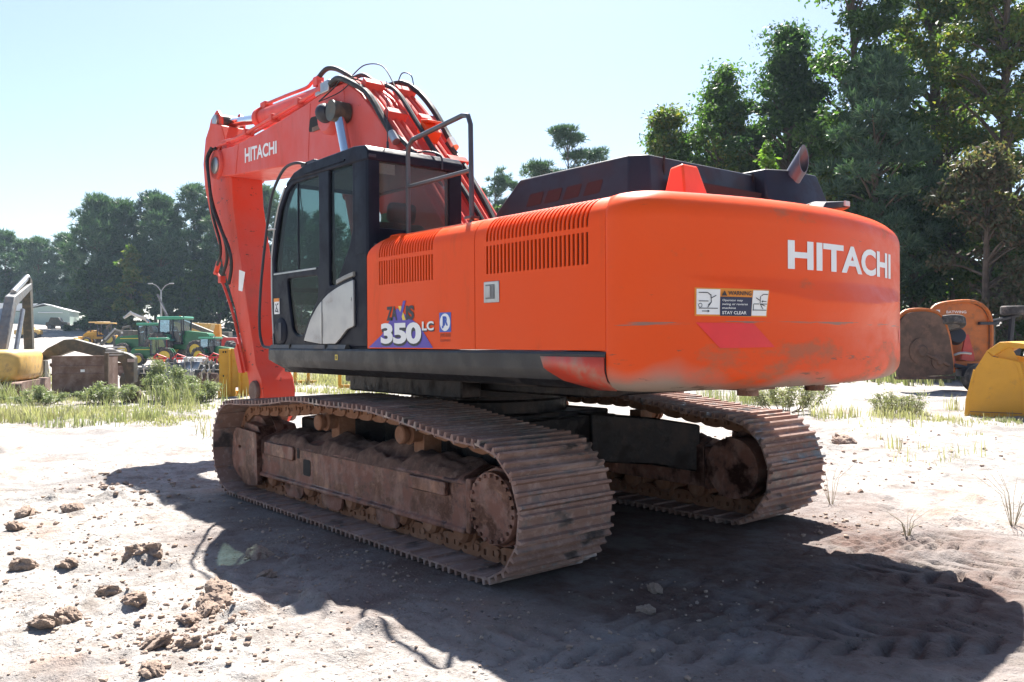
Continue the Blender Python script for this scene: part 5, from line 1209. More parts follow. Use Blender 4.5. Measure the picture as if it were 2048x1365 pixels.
CL = [(0.10, 3.10, 0.135, 'crumbly clod on white sand, alone left of the shadow edge'), (-1.10, 3.96, 0.068, 'pale half of the clod pair at the lower left'), (-1.02, 3.82, 0.070, 'dark red half of the clod pair at the lower left'),
      (-1.20, 3.03, 0.085, 'upright clod sitting right on the shadow edge'), (-0.37, 2.42, 0.09, 'dark clod inside the cab shadow'), (-0.62, 3.50, 0.075, 'low clod between the lone clod and the pair'), (-1.42, 3.14, 0.07, 'small clod below the upright clod'), (-1.52, 3.22, 0.06, 'small clod in the crumb trail under the upright clod'), (-1.62, 3.34, 0.06, 'small clod at the low end of the crumb trail'),
      (-1.90, 3.62, 0.07, 'clod with gravel at the bottom left of the shadow'), (-2.0, 3.50, 0.055, 'little clod beside the bottom gravel'), (2.33, 3.44, 0.09, 'flat clod at the far left edge'), (2.25, 3.07, 0.08, 'flat clod near the left edge, beside another'), (-1.08, 3.49, 0.07, 'flat clod beside a bare clay patch'), (1.69, 3.63, 0.075, 'clod near the left edge, upper'), (0.35, 3.80, 0.085, 'long low clod near the left edge, lower'), (0.2, 3.55, 0.06, 'small clod right of the long low clod'), (-2.25, 3.74, 0.055, 'small clod at the bottom edge of the photo'),
      (0.15, -6.78, 0.16, 'reddish clod with twigs on the sand right of the far track'), (-2.86, 0.95, 0.05, 'small clod in the big shadow under the counterweight'), (-3.1, 1.3, 0.045, 'small clod in the shadow behind the near track'), (-0.95, 2.62, 0.05, 'small clod in the cab shadow near the light patches')]
for k, (x, y, s, lab) in enumerate(CL):
    o = link('dirt_clod', cms[k % 5], None); R = rng(730+k); o.location = (x, y, gz(x, y)+s*0.22); o.rotation_euler = (R.random()*0.4, R.random()*0.4, R.random()*6.28)
    o.scale = (s*(0.9+0.4*R.random()), s*(0.8+0.3*R.random()), s*(0.75+0.35*R.random())); tag(o, lab, 'dirt clod', 'dirt clods lying about the sand')
# loose crumbs and gravel, too many to count
def gravel(nm, spots, seed, m):
    R = rng(seed); V = []; Fq = []; b = 0
    bm = bmesh.new(); bmesh.ops.create_icosphere(bm, subdivisions=1, radius=1); ico = np.array([v.co[:] for v in bm.verts]); fi = np.array([[v.index for v in f.verts] for f in bm.faces]); bm.free(); nv = len(ico)
    for (cx, cy, sx, sy, n, s0, s1) in spots:
        n = int(n*0.6)
        x = cx+R.normal(size=n)*sx; y = cy+R.normal(size=n)*sy; s = s0*0.6+(s1-s0)*0.85*R.random(n)**4
        keep = ~((np.abs(x) < 2.5) & (np.abs(np.abs(y)-1.295) < 0.42)); x, y, s = x[keep], y[keep], s[keep]; n = len(x)
        z = terrain(x, y)
        v = ico[None]*(1+0.20*R.normal(size=(n, nv, 1)))*s[:, None, None]*np.array([1, 0.9, 0.7]); th = R.random(n)*6.28; c, q = np.cos(th)[:, None], np.sin(th)[:, None]
        vx = v[:, :, 0]*c-v[:, :, 1]*q; vy = v[:, :, 0]*q+v[:, :, 1]*c
        v = np.stack([vx+x[:, None], vy+y[:, None], v[:, :, 2]+z[:, None]+s[:, None]*0.3], -1)
        V.append(v.reshape(-1, 3)); Fq.append((np.arange(n)[:, None, None]*nv+fi[None]+b).reshape(-1, 3)); b += n*nv
    tag(link(nm, np_mesh(nm, np.concatenate(V), np.concatenate(Fq)), m), kind='stuff')
SP = [(-1.5, 3.2, 0.25, 0.14, 500, 0.006, 0.035), (-1.9, 3.55, 0.25, 0.18, 450, 0.006, 0.03), (0.1, 3.15, 0.18, 0.15, 160, 0.005, 0.025), (-1.05, 3.85, 0.3, 0.2, 260, 0.005, 0.025), (-0.2, 3.5, 0.7, 0.4, 700, 0.004, 0.022),
      (1.6, 3.2, 1.0, 0.5, 500, 0.006, 0.035), (-2.3, 3.3, 0.6, 0.6, 900, 0.003, 0.016), (-3.0, 2.4, 0.5, 0.4, 700, 0.003, 0.014), (-0.9, 2.5, 0.9, 0.3, 500, 0.004, 0.018), (-3.2, 1.2, 0.6, 0.6, 500, 0.004, 0.02), (3.2, 2.3, 0.8, 0.4, 400, 0.008, 0.05), (-2.6, -1.6, 0.3, 0.3, 400, 0.005, 0.03), (1.0, -4.0, 1.2, 0.8, 1200, 0.006, 0.03), (-0.5, -6.0, 2.0, 1.5, 900, 0.008, 0.04), (-0.7, 2.0, 1.5, 0.12, 500, 0.005, 0.025)]
gravel('gravel', SP, 760, M_CLOD)

# ================================================================== machines and scrap in the yard
def wheel_parts(T, c, r, w, rim=M_RIM, name='wheel', lugs=0, ax='y'):
    rr = r*0.62
    mb = MB(); mb.lathe([(rr, -w/2), (r*0.93, -w/2), (r, -w*0.36), (r, w*0.36), (r*0.93, w/2), (rr, w/2), (rr, -w/2)], c, ax, 24, cap=False)
    for k in range(lugs):
        for s in (-1, 1):
            a = 2*PI*(k+0.25*s)/lugs; C = Vector(c)
            R = Matrix.Rotation(-a, 3, 'Y') if ax == 'y' else Matrix.Rotation(a, 3, 'X')
            d = R @ Vector((r*1.005, 0, 0)) if ax == 'y' else R @ Vector((0, r*1.005, 0))
            off = Vector((0, s*w*0.25, 0)) if ax == 'y' else Vector((s*w*0.25, 0, 0))
            mb.box(C+d+off, (r*0.07, w*0.5, r*0.075) if ax == 'y' else (w*0.5, r*0.07, r*0.075), R)
    wh = mb.build(name, M_TYRE, T, smooth=35)
    mb = MB(); mb.lathe([(0.01, -w*0.18), (rr*0.3, -w*0.2), (rr*0.35, -w*0.34), (rr*0.92, -w*0.30), (rr*1.01, -w*0.48), (rr*1.01, w*0.48), (rr*0.92, w*0.30), (rr*0.35, w*0.34), (rr*0.3, w*0.2), (0.01, w*0.18)], c, ax, 20); mb.build('rim', rim, wh, smooth=35)
    return wh
def heading(rx, fy):
    """rotation so that local +x points rx to the right and fy ahead, seen from the photographer"""
    d = RH*rx+FH*fy; return math.atan2(d.y, d.x)

def tractor(label, a, r, L, head, big=True):
    """local +x is the bonnet end; L scales a 4.4 m tractor"""
    x, y = survey(a, r); s = L/4.4; T = thing('tractor', label, 'tractor', (x, y, gz(x, y)), head, 'green tractors parked in the yard'); T.scale = (s, s, s)
    mb = MB(); mb.prism(rounded([(0.55, 1.0), (2.55, 1.0), (2.62, 1.55), (2.45, 1.82), (0.55, 2.02)], 0.12, 3), -0.42, 0.42, 'y'); mb.b2(-1.0, 1.9, -0.3, 0.3, 0.7, 1.05); mb.build('bonnet', M_GREEN, T, bevel=0.05)
    mb = MB(); mb.b2(0.7, 2.2, 0.42, 0.425, 1.66, 1.72); mb.build('side_stripe', M_YPRINT, T)
    mb = MB(); mb.b2(2.58, 2.66, -0.36, 0.36, 1.1, 1.6); mb.build('grille', M_INK, T)
    mb = MB()
    for px in (-1.0, 0.0, 0.62):
        for s2 in (-0.68, 0.68): mb.tube([(px, s2*(1.05 if px < 0.5 else 0.85), 1.1), (px+0.04, s2, 2.78)], 0.05, 6)
    mb.b2(-1.02, 0.65, -0.72, 0.72, 1.05, 1.2); cabp = mb.build('cab_frame', M_INK, T)
    mb = MB(); mb.loft([[(-1.0, -0.7, 1.2), (0.62, -0.6, 1.2), (0.62, 0.6, 1.2), (-1.0, 0.7, 1.2)], [(-0.96, -0.68, 2.76), (0.62, -0.62, 2.76), (0.62, 0.62, 2.76), (-0.96, 0.68, 2.76)]]); mb.build('cab_glass', M_TGLASS, T)
    mb = MB(); mb.b2(-1.15, 0.80, -0.82, 0.82, 2.76, 2.98); mb.build('cab_roof', M_GREENTOP, T, bevel=0.09, seg=3)
    mb = MB(); mb.box((-0.3, 0, 1.6), (0.5, 0.5, 0.7)); mb.build('seat', M_INK, T)
    for s2 in (-1, 1):
        mb = MB(); mb.prism([(-1.75, 1.35), (-1.5, 1.75), (-0.9, 1.88), (-0.15, 1.72), (0.1, 1.3), (0.0, 1.3), (-0.2, 1.6), (-0.9, 1.76), (-1.45, 1.64), (-1.65, 1.35)], s2*0.55, s2*1.12, 'y'); mb.build('fender', M_GREEN, T)
        wheel_parts(T, (-0.85, s2*0.95, 0.95), 0.95, 0.52, lugs=20); wheel_parts(T, (1.85, s2*0.85, 0.66), 0.66, 0.40, lugs=16)
    mb = MB(); mb.cyl((0.75, -0.55, 1.7), (0.75, -0.55, 3.0), 0.05, n=8); mb.build('exhaust_stack', M_INK, T)
    mb = MB(); mb.box((-0.1, 0.5, 3.02), (0.08, 0.08, 0.12)); mb.build('beacon', M_CONE, T)
    return T
M_TGLASS = glass_mat('bluish_tractor_glass', (0.45, 0.6, 0.7), 0.35)
tractor('long green tractor with big yellow-rimmed wheels, largest of the green machines', 73, -28.6, 5.4, heading(1, -0.15))
tractor('second green tractor standing behind the largest one, bonnet to the left', 75, -31.9, 4.6, heading(-1, -0.1))
tractor('small green tractor in front of the largest one', 57, -23.7, 2.7, heading(-1, -0.25))
tractor('small green tractor next to the red arm', 58, -20.4, 2.8, heading(1, -0.3))

def backhoe(label, a, r, head):
    x, y = survey(a, r); T = thing('backhoe_loader', label, 'backhoe', (x, y, gz(x, y)), head, 'yellow loaders at the back of the yard')
    mb = MB(); mb.prism([(-1.6, 0.8), (2.3, 0.8), (2.3, 1.35), (1.9, 1.65), (0.6, 1.75), (0.6, 1.25), (-1.6, 1.25)], -0.5, 0.5, 'y'); mb.build('chassis', M_YELLOW, T, bevel=0.05)
    mb = MB()
    for px in (-1.2, 0.55):
        for s in (-0.75, 0.75): mb.tube([(px, s, 1.2), (px, s, 2.72)], 0.06, 6)
    mb.b2(-1.25, 0.6, -0.8, 0.8, 1.1, 1.35); mb.box((-0.3, 0, 1.7), (0.5, 0.5, 0.7)); mb.build('cab_frame', M_INK, T)
    mb = MB(); mb.b2(-1.4, 0.8, -0.92, 0.92, 2.72, 2.86); mb.build('canopy', M_TAN, T, bevel=0.05)
    for s in (-1, 1):
        wheel_parts(T, (-0.9, s*0.95, 0.75), 0.75, 0.45, lugs=16); wheel_parts(T, (1.75, s*0.9, 0.52), 0.52, 0.35, lugs=14)
        mb = MB(); mb.tube([(0.4, s*0.6, 1.5), (1.9, s*0.62, 1.2), (3.0, s*0.6, 0.5)], 0.09, 6); mb.build('loader_arm', M_YELLOW, T)
    mb = MB(); mb.prism([(2.9, 0.1), (3.7, 0.05), (3.2, 0.25), (3.1, 0.7), (3.25, 0.95), (2.95, 0.9)], -1.1, 1.1, 'y'); mb.build('loader_bucket', M_YELLOW, T)
    mb = MB(); mb.tube([(-1.7, 0, 0.9), (-2.3, 0, 2.2), (-3.1, 0, 2.4)], 0.16, 6); mb.tube([(-3.1, 0, 2.45), (-3.6, 0, 0.9)], 0.12, 6); mb.prism([(-3.9, 0.4), (-3.4, 0.4), (-3.3, 0.95), (-3.7, 0.95)], -0.3, 0.3, 'y'); mb.build('rear_digger', M_OLIVE, T)
backhoe('yellow backhoe loader with tan canopy, parked on the slope beyond the tractors', 108, -51.7, heading(-1, -0.2))
backhoe('yellow backhoe half hidden behind the largest green tractor', 100, -39.6, heading(-1, -0.5))
backhoe('yellow loader with pale canopy left of the backhoe, half hidden', 112, -54.3, heading(-0.8, 0.6))

# tan excavator at the left edge
x, y = survey(24.3, -14.9); T = thing('excavator', 'tan excavator seen from behind, cut off by the left photo edge', 'excavator', (x, y, gz(x, y)-0.05), heading(-0.30, 1.0))
mb = MB(); P = rounded([(-1.5, -1.05), (-1.5, 1.05), (-0.6, 1.2), (1.3, 1.15), (1.3, -1.15), (-0.6, -1.2)], 0.3, 5); mb.loft([[(q[0]*k, q[1]*k, z) for q in P] for z, k in ((0.50, 0.90), (0.58, 0.98), (0.7, 1.0), (1.15, 1.0), (1.28, 0.97), (1.36, 0.90))]); mb.build('body', M_TAN, T, smooth=50)
mb = MB(); mb.b2(-1.515, -1.50, -0.45, 0.35, 0.98, 1.10); mb.build('white_label', M_WHITE, T)
mb = MB(); mb.b2(-1.518, -1.515, 0.20, 0.33, 1.0, 1.09); mb.build('red_mark', M_RED, T)
mb = MB(); mb.cyl((0, 0, 0.35), (0, 0, 0.52), 0.5, n=20); mb.b2(-0.9, 0.9, -0.7, 0.7, 0.2, 0.42); mb.build('turntable', M_BODYFR, T)
for s in (-1, 1):
    mb = MB(); mb.prism(rounded([(-1.7, 0.05), (1.7, 0.05), (1.75, 0.5), (-1.75, 0.5)], 0.22, 5), s*1.0-0.22, s*1.0+0.22, 'y'); mb.build('track', M_RUST, T, smooth=40)
mb = MB(); mb.box((0.5, 0.62, 1.75), (1.2, 0.85, 0.9)); mb.build('cab', M_INK, T, bevel=0.08)
mb = MB(); mb.prism([(0.95, 1.2), (1.20, 1.1), (2.42, 2.72), (4.3, 3.35), (4.25, 3.55), (2.2, 3.0)], -0.15, 0.15, 'y'); mb.build('boom', M_GREY, T, bevel=0.03)
mb = MB(); mb.cyl((1.6, 0.28, 1.2), (2.5, 0.28, 2.6), 0.07, n=10); mb.cyl((1.6, -0.28, 1.2), (2.5, -0.28, 2.6), 0.07, n=10); mb.cyl((2.6, 0, 3.15), (4.35, 0, 3.75), 0.09, n=10); mb.build('cylinders', M_STEEL, T)
mb = MB(); mb.prism([(4.15, 3.75), (4.45, 3.65), (4.70, 0.9), (4.40, 0.9), (4.10, 3.2)], -0.13, 0.13, 'y'); mb.build('arm', M_OLIVE, T, bevel=0.03)
mb = MB(); mb.prism([(4.4, 0.95), (4.8, 0.95), (5.0, 0.5), (4.6, 0.0), (4.0, 0.15), (4.3, 0.4)], -0.5, 0.5, 'y'); mb.build('bucket', M_OLIVE, T)

# rusty steel bin
x, y = survey(23.6, -11.95); T = thing('steel_bin', 'rusty brown steel bin with open top standing in weeds', 'bin', (x, y, gz(x, y)), heading(1, 0.12))
mb = MB(); mb.b2(-0.74, 0.66, -0.03, 0.0, 0.02, 1.17); mb.build('front_wall', M_RUST, T, bevel=0.008)
mb = MB(); mb.b2(-0.74, 0.66, 1.0, 1.03, 0.02, 1.14); mb.build('rear_wall', M_RUST, T)
for xx in (-0.74, 0.63):
    mb = MB(); mb.b2(xx, xx+0.03, 0.0, 1.0, 0.02, 1.12); mb.build('side_wall', M_RUST, T)
for zz in (0.66, 0.88, 1.15):
    mb = MB(); mb.b2(-0.76, 0.68, -0.055, -0.03, zz-0.018, zz+0.018); mb.build('wall_rib', M_RUST, T, bevel=0.006)
mb = MB(); mb.b2(0.66, 0.76, -0.08, 0.02, 0.0, 1.24); mb.build('corner_post', M_WOOD, T)
mb = MB(); mb.b2(0.02, 0.13, -0.036, -0.031, 0.72, 0.79); mb.build('pale_label', M_WHITE, T)
mb = MB(); mb.b2(0.50, 0.60, -0.036, -0.031, 0.16, 0.30); mb.build('cut_opening', M_DARK, T)
# dark excavator boom resting across the bin
x, y = survey(26.0, -12.0); T = thing('spare_boom', 'dark steel digger boom lying arched over the rusty bin', 'digger boom', (x, y, gz(x, y)-0.06), heading(1, 0.05))
mb = MB(); mb.prism(rounded([(-2.35, 1.12), (-2.25, 1.02), (-1.95, 1.10), (-1.30, 1.33), (0.15, 0.96), (0.30, 0.30), (0.52, 0.35), (0.52, 1.10), (0.35, 1.22), (-1.25, 1.68), (-1.55, 1.66), (-2.05, 1.40)], 0.05), -0.16, 0.16, 'y'); mb.build('boom_beam', M_OLIVE, T, bevel=0.02)
mb = MB(); mb.cyl((-2.28, -0.2, 1.12), (-2.28, 0.2, 1.12), 0.09, n=10); mb.build('end_pin', M_OLIVE, T)
mb = MB(); mb.box((0.45, -0.17, 1.02), (0.22, 0.02, 0.10)); mb.build('end_plate', M_STEEL, T)
mb = MB(); mb.b2(-2.0, 0.4, -0.1, 0.1, 0.86, 0.95); mb.b2(-0.5, -0.4, -0.12, 0.12, 0.0, 1.2); mb.build('support_beam', M_WOOD, T)
for k in range(4):
    x2, y2 = survey(25.6, -11.95+0.02*k); o = MB().box((0, 0, 0), (0.42, 0.34, 0.035)).build('steel_plate', M_STEEL, None); o.location = (x2, y2, 1.15+k*0.075); o.rotation_euler = (0, 0, heading(1, 0.05)); tag(o, ['lowest', 'second lowest', 'third', 'topmost'][k]+' thin steel plate stacked over the rusty bin', 'steel plate', 'plates stacked over the rusty bin')
# timber block
x, y = survey(21.9, -9.65); T = MB().prism([(-0.22, 0.0), (0.22, 0.0), (0.16, 0.30), (-0.02, 0.24), (-0.22, 0.12)], -0.15, 0.15, 'y').build('timber_block', M_WOOD, None, bevel=0.015); T.location = (x, y, gz(x, y)-0.02); T.rotation_euler = (0.1, -0.25, heading(1, 0.2)); tag(T, 'dark splintered timber block lying in the weeds', 'timber')

# buckets and hitches lined up beyond the weeds
def small_bucket(label, a, r, w, h, m, head, teeth=5, top=None):
    x, y = survey(a, r); T = thing('digger_bucket', label, 'bucket', (x, y, gz(x, y)-0.02), head, 'spare buckets lined up in the yard')
    prof = [(0.45*h, 0.0), (0.0, 0.0), (-0.28*h, 0.25*h), (-0.30*h, 0.65*h), (-0.10*h, h), (0.02*h, h), (-0.2*h, 0.62*h), (-0.18*h, 0.3*h), (0.05*h, 0.08*h), (0.45*h, 0.05*h)]
    mb = MB(); mb.prism(prof, -w/2, w/2, 'y'); mb.build('shell', m, T, bevel=0.01)
    for s in (-1, 1):
        mb = MB(); mb.prism([(0.45*h, 0.0), (0.0, 0.0), (-0.28*h, 0.25*h), (-0.30*h, 0.65*h), (-0.10*h, h), (0.15*h, 0.8*h)], s*w/2-0.015, s*w/2+0.015, 'y'); mb.build('side_plate', m, T)
        mb = MB(); mb.prism(rounded([(-0.32*h, 0.62*h), (-0.05*h, 0.95*h), (-0.18*h, 1.28*h), (-0.38*h, 1.15*h)], 0.04), s*w*0.16-0.02, s*w*0.16+0.02, 'y'); mb.build('hitch_ear', top or m, T)
    for k in range(teeth):
        yy = -w/2+w*(k+0.5)/teeth; mb = MB(); mb.prism([(0.42*h, -0.01), (0.62*h, 0.02), (0.42*h, 0.07)], yy-0.03, yy+0.03, 'y'); mb.build('tooth', M_STEEL, T)
HB = heading(0.25, 1.0)
SB = [('black bucket left end of the row, nearest the rusty bin', 27, -12.2+0.3, 0.95, 0.55, M_OLIVE), ('black bucket second in the row behind the weeds', 30, -13.0, 0.9, 0.55, M_OLIVE), ('dark bucket with pale ears behind the tall weeds', 32, -12.9, 0.85, 0.6, M_GREY),
      ('grey hitch-topped bucket with bright edges under the tractor', 33, -13.1, 0.9, 0.7, M_GREY), ('pale grey bucket just left of the brown box', 33, -12.4, 0.8, 0.75, M_STEEL), ('dark bucket to the right of the brown box', 32, -11.3, 0.9, 0.65, M_OLIVE), ('black bucket next to the yellow blade', 28, -9.9, 0.95, 0.6, M_OLIVE), ('brown-black bucket in front, beside the yellow blade', 27, -9.85+0.25, 0.7, 0.55, M_RUST), ('grey bucket behind the white-topped box', 38, -13.6, 0.9, 0.7, M_GREY), ('small dark bucket at the back by the drum', 36, -15.4, 0.8, 0.5, M_OLIVE)]
for k, (lab, a, r, w, h, m) in enumerate(SB): small_bucket(lab, a, r, w, h, m, HB+0.25*math.sin(k*2.3), 5, M_STEEL if k % 3 else M_GREY)
x, y = survey(34, -12.55); T = thing('crate', 'rust-brown steel box with three white lids', 'box', (x, y, gz(x, y)), heading(1, 0.1))
mb = MB(); mb.b2(-0.45, 0.3, -0.3, 0.3, 0.0, 0.85); mb.build('box_body', M_RUST, T, bevel=0.01)
for k in range(3):
    mb = MB(); mb.b2(-0.44+0.25*k, -0.22+0.25*k, -0.33, 0.2, 0.72, 0.92); mb.build('lid', M_WHITE, T, bevel=0.01)
x, y = survey(38, -17.2); T = MB().lathe([(0.05, -0.3), (0.36, -0.3), (0.38, -0.2), (0.38, 0.2), (0.36, 0.3), (0.05, 0.3)], (0, 0, 0), 'y', 22).build('roller_drum', M_RUST, None); T.location = (x, y, gz(x, y)+0.36); T.rotation_euler = (0, 0, heading(1, 0.3)); tag(T, 'rusty drum lying on its side left of the small tractor', 'drum')
for k, (a, r) in enumerate(((50, -19.4), (50.5, -18.3), (50, -17.3), (49.5, -20.4))):
    x, y = survey(a, r); T = thing('tine_harrow', ['red tined implement left of the white lids', 'red tined implement behind the white lids', 'red tined implement by the small tractor wheel', 'red tined implement at the left end, under the large tractor'][k], 'implement', (x, y, gz(x, y)), heading(1, 0.2), 'red implements in front of the tractors')
    mb = MB(); mb.box((0, 0, 0.55), (1.0, 0.10, 0.10)); mb.tube([(-0.45, 0, 0.55), (-0.2, 0, 0.80), (0.3, 0, 0.6)], 0.04, 6); mb.build('frame', M_REDM, T)
    for j in range(5):
        mb = MB(); mb.tube([(-0.4+0.2*j, 0, 0.55), (-0.35+0.2*j, -0.3, 0.4), (-0.4+0.2*j, -0.15, 0.05)], 0.025, 5); mb.build('tine', M_REDM, T)

# yellow upright blade beside the arm
x, y = survey(23.6, -7.68); T = thing('dozer_blade', 'yellow steel blade standing on end beside the red arm', 'blade', (x, y, gz(x, y)-0.03), heading(1, 0.1))
mb = MB(); mb.prism([(-0.46, 0.0), (0.02, 0.0), (0.02, 0.30), (0.10, 0.30), (0.10, 1.38), (-0.42, 1.36), (-0.42, 0.45), (-0.46, 0.35)], 0.0, 0.05, 'y'); mb.build('main_plate', M_YELLOW, T, bevel=0.01)
mb = MB(); mb.prism([(0.10, 0.12), (0.46, 0.10), (0.42, 1.38), (0.10, 1.38)], 0.03, 0.10, 'y'); mb.build('side_plate', M_YELLOW, T, bevel=0.01)
for xx in (-0.12, 0.14):
    mb = MB(); mb.b2(xx-0.03, xx+0.03, -0.09, 0.0, 0.12, 1.36); mb.build('stiffener', M_YELLOW, T, bevel=0.01)
mb = MB(); mb.b2(-0.05, 0.35, 0.1, 0.6, 0.0, 0.2); mb.build('foot', M_YELLOW, T, bevel=0.01)
for xx, zz in ((-0.30, 1.28), (-0.24, 1.28), (0.26, 1.28), (-0.3, 0.62)):
    mb = MB(); mb.box((xx, -0.004, zz), (0.035, 0.012, 0.05)); mb.build('bolt_hole', M_DARK, T)
# yellow frames in the grass, seen under the skirt
for k, (a, r, w) in enumerate(((30, -7.4, 0.45), (27, -5.0, 0.9))):
    x, y = survey(a, r); T = thing('pallet_fork_frame', ['short yellow frame standing in grass just right of the red arm', 'yellow fork frame standing in grass under the side skirt'][k], 'fork frame', (x, y, gz(x, y)), heading(1, 0.1), 'yellow frames in the grass')
    for j, xx in enumerate((-w/2, w/2)):
        mb = MB(); mb.b2(xx-0.05, xx+0.05, -0.05, 0.05, 0, 0.62 if k == 0 or j == 0 else 0.25); mb.build('upright', M_YELLOW, T, bevel=0.01)
    mb = MB(); mb.b2(-w/2, w/2+0.3, -0.04, 0.04, 0.05, 0.15); mb.build('rail', M_YELLOW, T, bevel=0.01)
    if k:
        for xx in (0.05, 0.75):
            mb = MB(); mb.b2(xx-0.06, xx+0.06, -0.9, 0.0, 0.02, 0.09); mb.b2(xx-0.07, xx+0.07, -0.06, 0.05, 0.02, 0.3); mb.build('fork', M_YELLOW, T, bevel=0.01)

# pale shed
x, y = survey(162, -88.6); T = thing('metal_shed', 'pale green metal shed with white gabled roof at the treeline', 'shed', (x, y, gz(x, y)-0.2), heading(1, 0.30))
mb = MB(); mb.prism([(-4.2, 0), (4.2, 0), (4.2, 2.7), (0.9, 3.9), (-4.2, 2.7)], 0, 0.12, 'y'); mb.build('gable_wall', M_BARNW, T)
mb = MB(); mb.b2(4.05, 4.2, 0.12, 9, 0, 2.7); mb.build('side_wall', M_BARNW, T)
mb = MB(); mb.b2(-12, -4.2, 0.1, 0.25, 0, 2.6); mb.build('long_wall', M_BARNW, T)
for q in ([(-0.3, 4.02), (-4.6, 2.72), (-4.6, 2.85), (-0.3, 4.15)], [(-0.3, 4.02), (4.4, 2.65), (4.4, 2.78), (-0.3, 4.15)]):
    mb = MB(); mb.prism(q, -0.3, 9.3, 'y'); mb.build('roof_sheet', M_BARNR, T)
mb = MB(); mb.prism([(-12.2, 2.55), (-4.3, 2.75), (-1.2, 4.1), (-10.5, 4.2)], 0.0, 0.12, 'y'); mb.build('roof_sheet', M_BARNR, T)
mb = MB(); mb.b2(-1.2, 3.0, -0.25, 0.0, 2.35, 2.5); mb.build('door_canopy', M_BARNR, T)
for k in range(14):
    mb = MB(); mb.b2(-3.9+0.58*k, -3.84+0.58*k, -0.03, 0.0, 0.1, 2.3); mb.build('cladding_rib', M_BARNW, T)
# light pole
x, y = survey(100, -41.1); T = thing('light_pole', 'double-armed light pole in front of the pines', 'light pole', (x, y, gz(x, y)), heading(1, 0))
mb = MB(); mb.tube([(0, 0, 0), (0, 0, 6.9)], [0.14, 0.09], 8); mb.build('post', M_POLE, T)
for s in (-1, 1):
    mb = MB(); mb.tube([(0, 0, 6.8), (s*0.5, 0, 7.45), (s*1.0, 0, 7.7)], 0.05, 6, 4); mb.build('bracket_arm', M_POLE, T)
    mb = MB(); mb.box((s*1.25, 0, 7.72), (0.55, 0.22, 0.12)); mb.build('lantern', M_POLE, T, bevel=0.03)
# raised booms of machines hidden in the clutter
def boom_machine(label, a, r, pts, rad, m, body=None, name='log_loader', head=None):
    x, y = survey(a, r); T = thing(name, label, 'loader', (x, y, gz(x, y)), heading(1, 0.05) if head is None else head)
    for i in range(len(pts)-1):
        mb = MB(); mb.tube([(pts[i][0], 0, pts[i][1]), (pts[i+1][0], 0, pts[i+1][1])], [rad*(1-0.12*i), rad*(0.88-0.12*i)], 6); mb.build('boom_section', m, T)
        mb = MB(); mb.cyl((pts[i][0]+0.1, -rad*1.3, pts[i][1]+0.2), (pts[i+1][0]*0.6+pts[i][0]*0.4, -rad*1.3, pts[i+1][1]*0.6+pts[i][1]*0.4), rad*0.4, n=6); mb.build('boom_ram', M_STEEL, T)
    mb = MB(); mb.b2(-1.5, 1.2, -0.9, 0.9, 0.8, 1.6); mb.b2(-0.6, 0.5, -0.6, 0.6, 1.6, 2.6); mb.build('body', body or M_OLIVE, T, bevel=0.06)
    for xx in (-1.0, 0.9):
        for s in (-1, 1): wheel_parts(T, (xx, s*0.9, 0.55), 0.55, 0.35, M_GREY)
boom_machine('log loader with tall thin boom raised beside the light pole', 94, -37.6, [(0.2, 2.4), (-0.4, 4.2), (-1.4, 6.6)], 0.17, M_GREY)
boom_machine('knuckle-boom loader with pale arched boom behind the largest tractor', 92, -38.8, [(0.6, 2.4), (-0.6, 3.7), (-2.2, 4.4), (-3.0, 3.9)], 0.22, M_STEEL)
boom_machine('dark loader with low boom in the clutter left of the tractors', 90, -40.2, [(0.2, 2.0), (-1.6, 2.6), (-3.2, 1.0)], 0.24, M_OLIVE)
# tan dump body with dark conveyor
x, y = survey(88, -32.3); T = thing('dump_truck', 'tan dump truck body raised behind the green tractor', 'truck', (x, y, gz(x, y)), heading(1, 0.1))
mb = MB(); mb.loft([[(-1.6, -1.1, 2.5), (1.2, -1.1, 2.3), (1.2, 1.1, 2.3), (-1.6, 1.1, 2.5)], [(-2.2, -1.3, 3.5), (1.6, -1.3, 3.3), (1.6, 1.3, 3.3), (-2.2, 1.3, 3.5)]]); mb.build('dump_body', M_TAN, T, bevel=0.05)
mb = MB(); mb.b2(-2.6, 2.4, -0.5, 0.5, 0.9, 1.3); mb.box((2.6, 0, 1.7), (1.2, 1.8, 1.5)); mb.build('chassis', M_OLIVE, T, bevel=0.05)
for xx in (-1.4, -0.1, 2.4):
    for s in (-1, 1): wheel_parts(T, (xx, s*1.05, 0.7), 0.7, 0.45, M_GREY)
x, y = survey(84, -30.2); T = thing('conveyor', 'dark sloping conveyor beam behind the small tractor', 'conveyor', (x, y, gz(x, y)), heading(1, 0.0))
mb = MB(); mb.prism([(-2.6, 3.55), (2.2, 1.6), (2.2, 2.05), (-2.5, 3.95)], -0.35, 0.35, 'y'); mb.build('beam', M_OLIVE, T)
for xx, h in ((-1.8, 3.3), (1.4, 2.0)):
    mb = MB(); mb.tube([(xx, -0.3, 0), (xx, -0.3, h)], 0.06, 6); mb.tube([(xx, 0.3, 0), (xx, 0.3, h)], 0.06, 6); mb.box((xx, 0, h*0.5), (0.05, 0.6, 0.05)); mb.build('leg_frame', M_OLIVE, T)
x, y = survey(80, -27.7); T = thing('yellow_hoist', 'yellow upright hoist next to the red arm', 'hoist', (x, y, gz(x, y)), heading(1, 0.0))
mb = MB(); mb.prism([(-0.9, 0.4), (0.5, 0.4), (0.4, 2.2), (0.35, 3.1), (0.0, 3.1), (-0.3, 2.0)], -0.3, 0.3, 'y'); mb.build('column', M_YELLOW, T, bevel=0.03)
mb = MB(); mb.b2(-0.8, 0.8, -0.5, 0.5, 0, 0.4); mb.build('base', M_OLIVE, T)
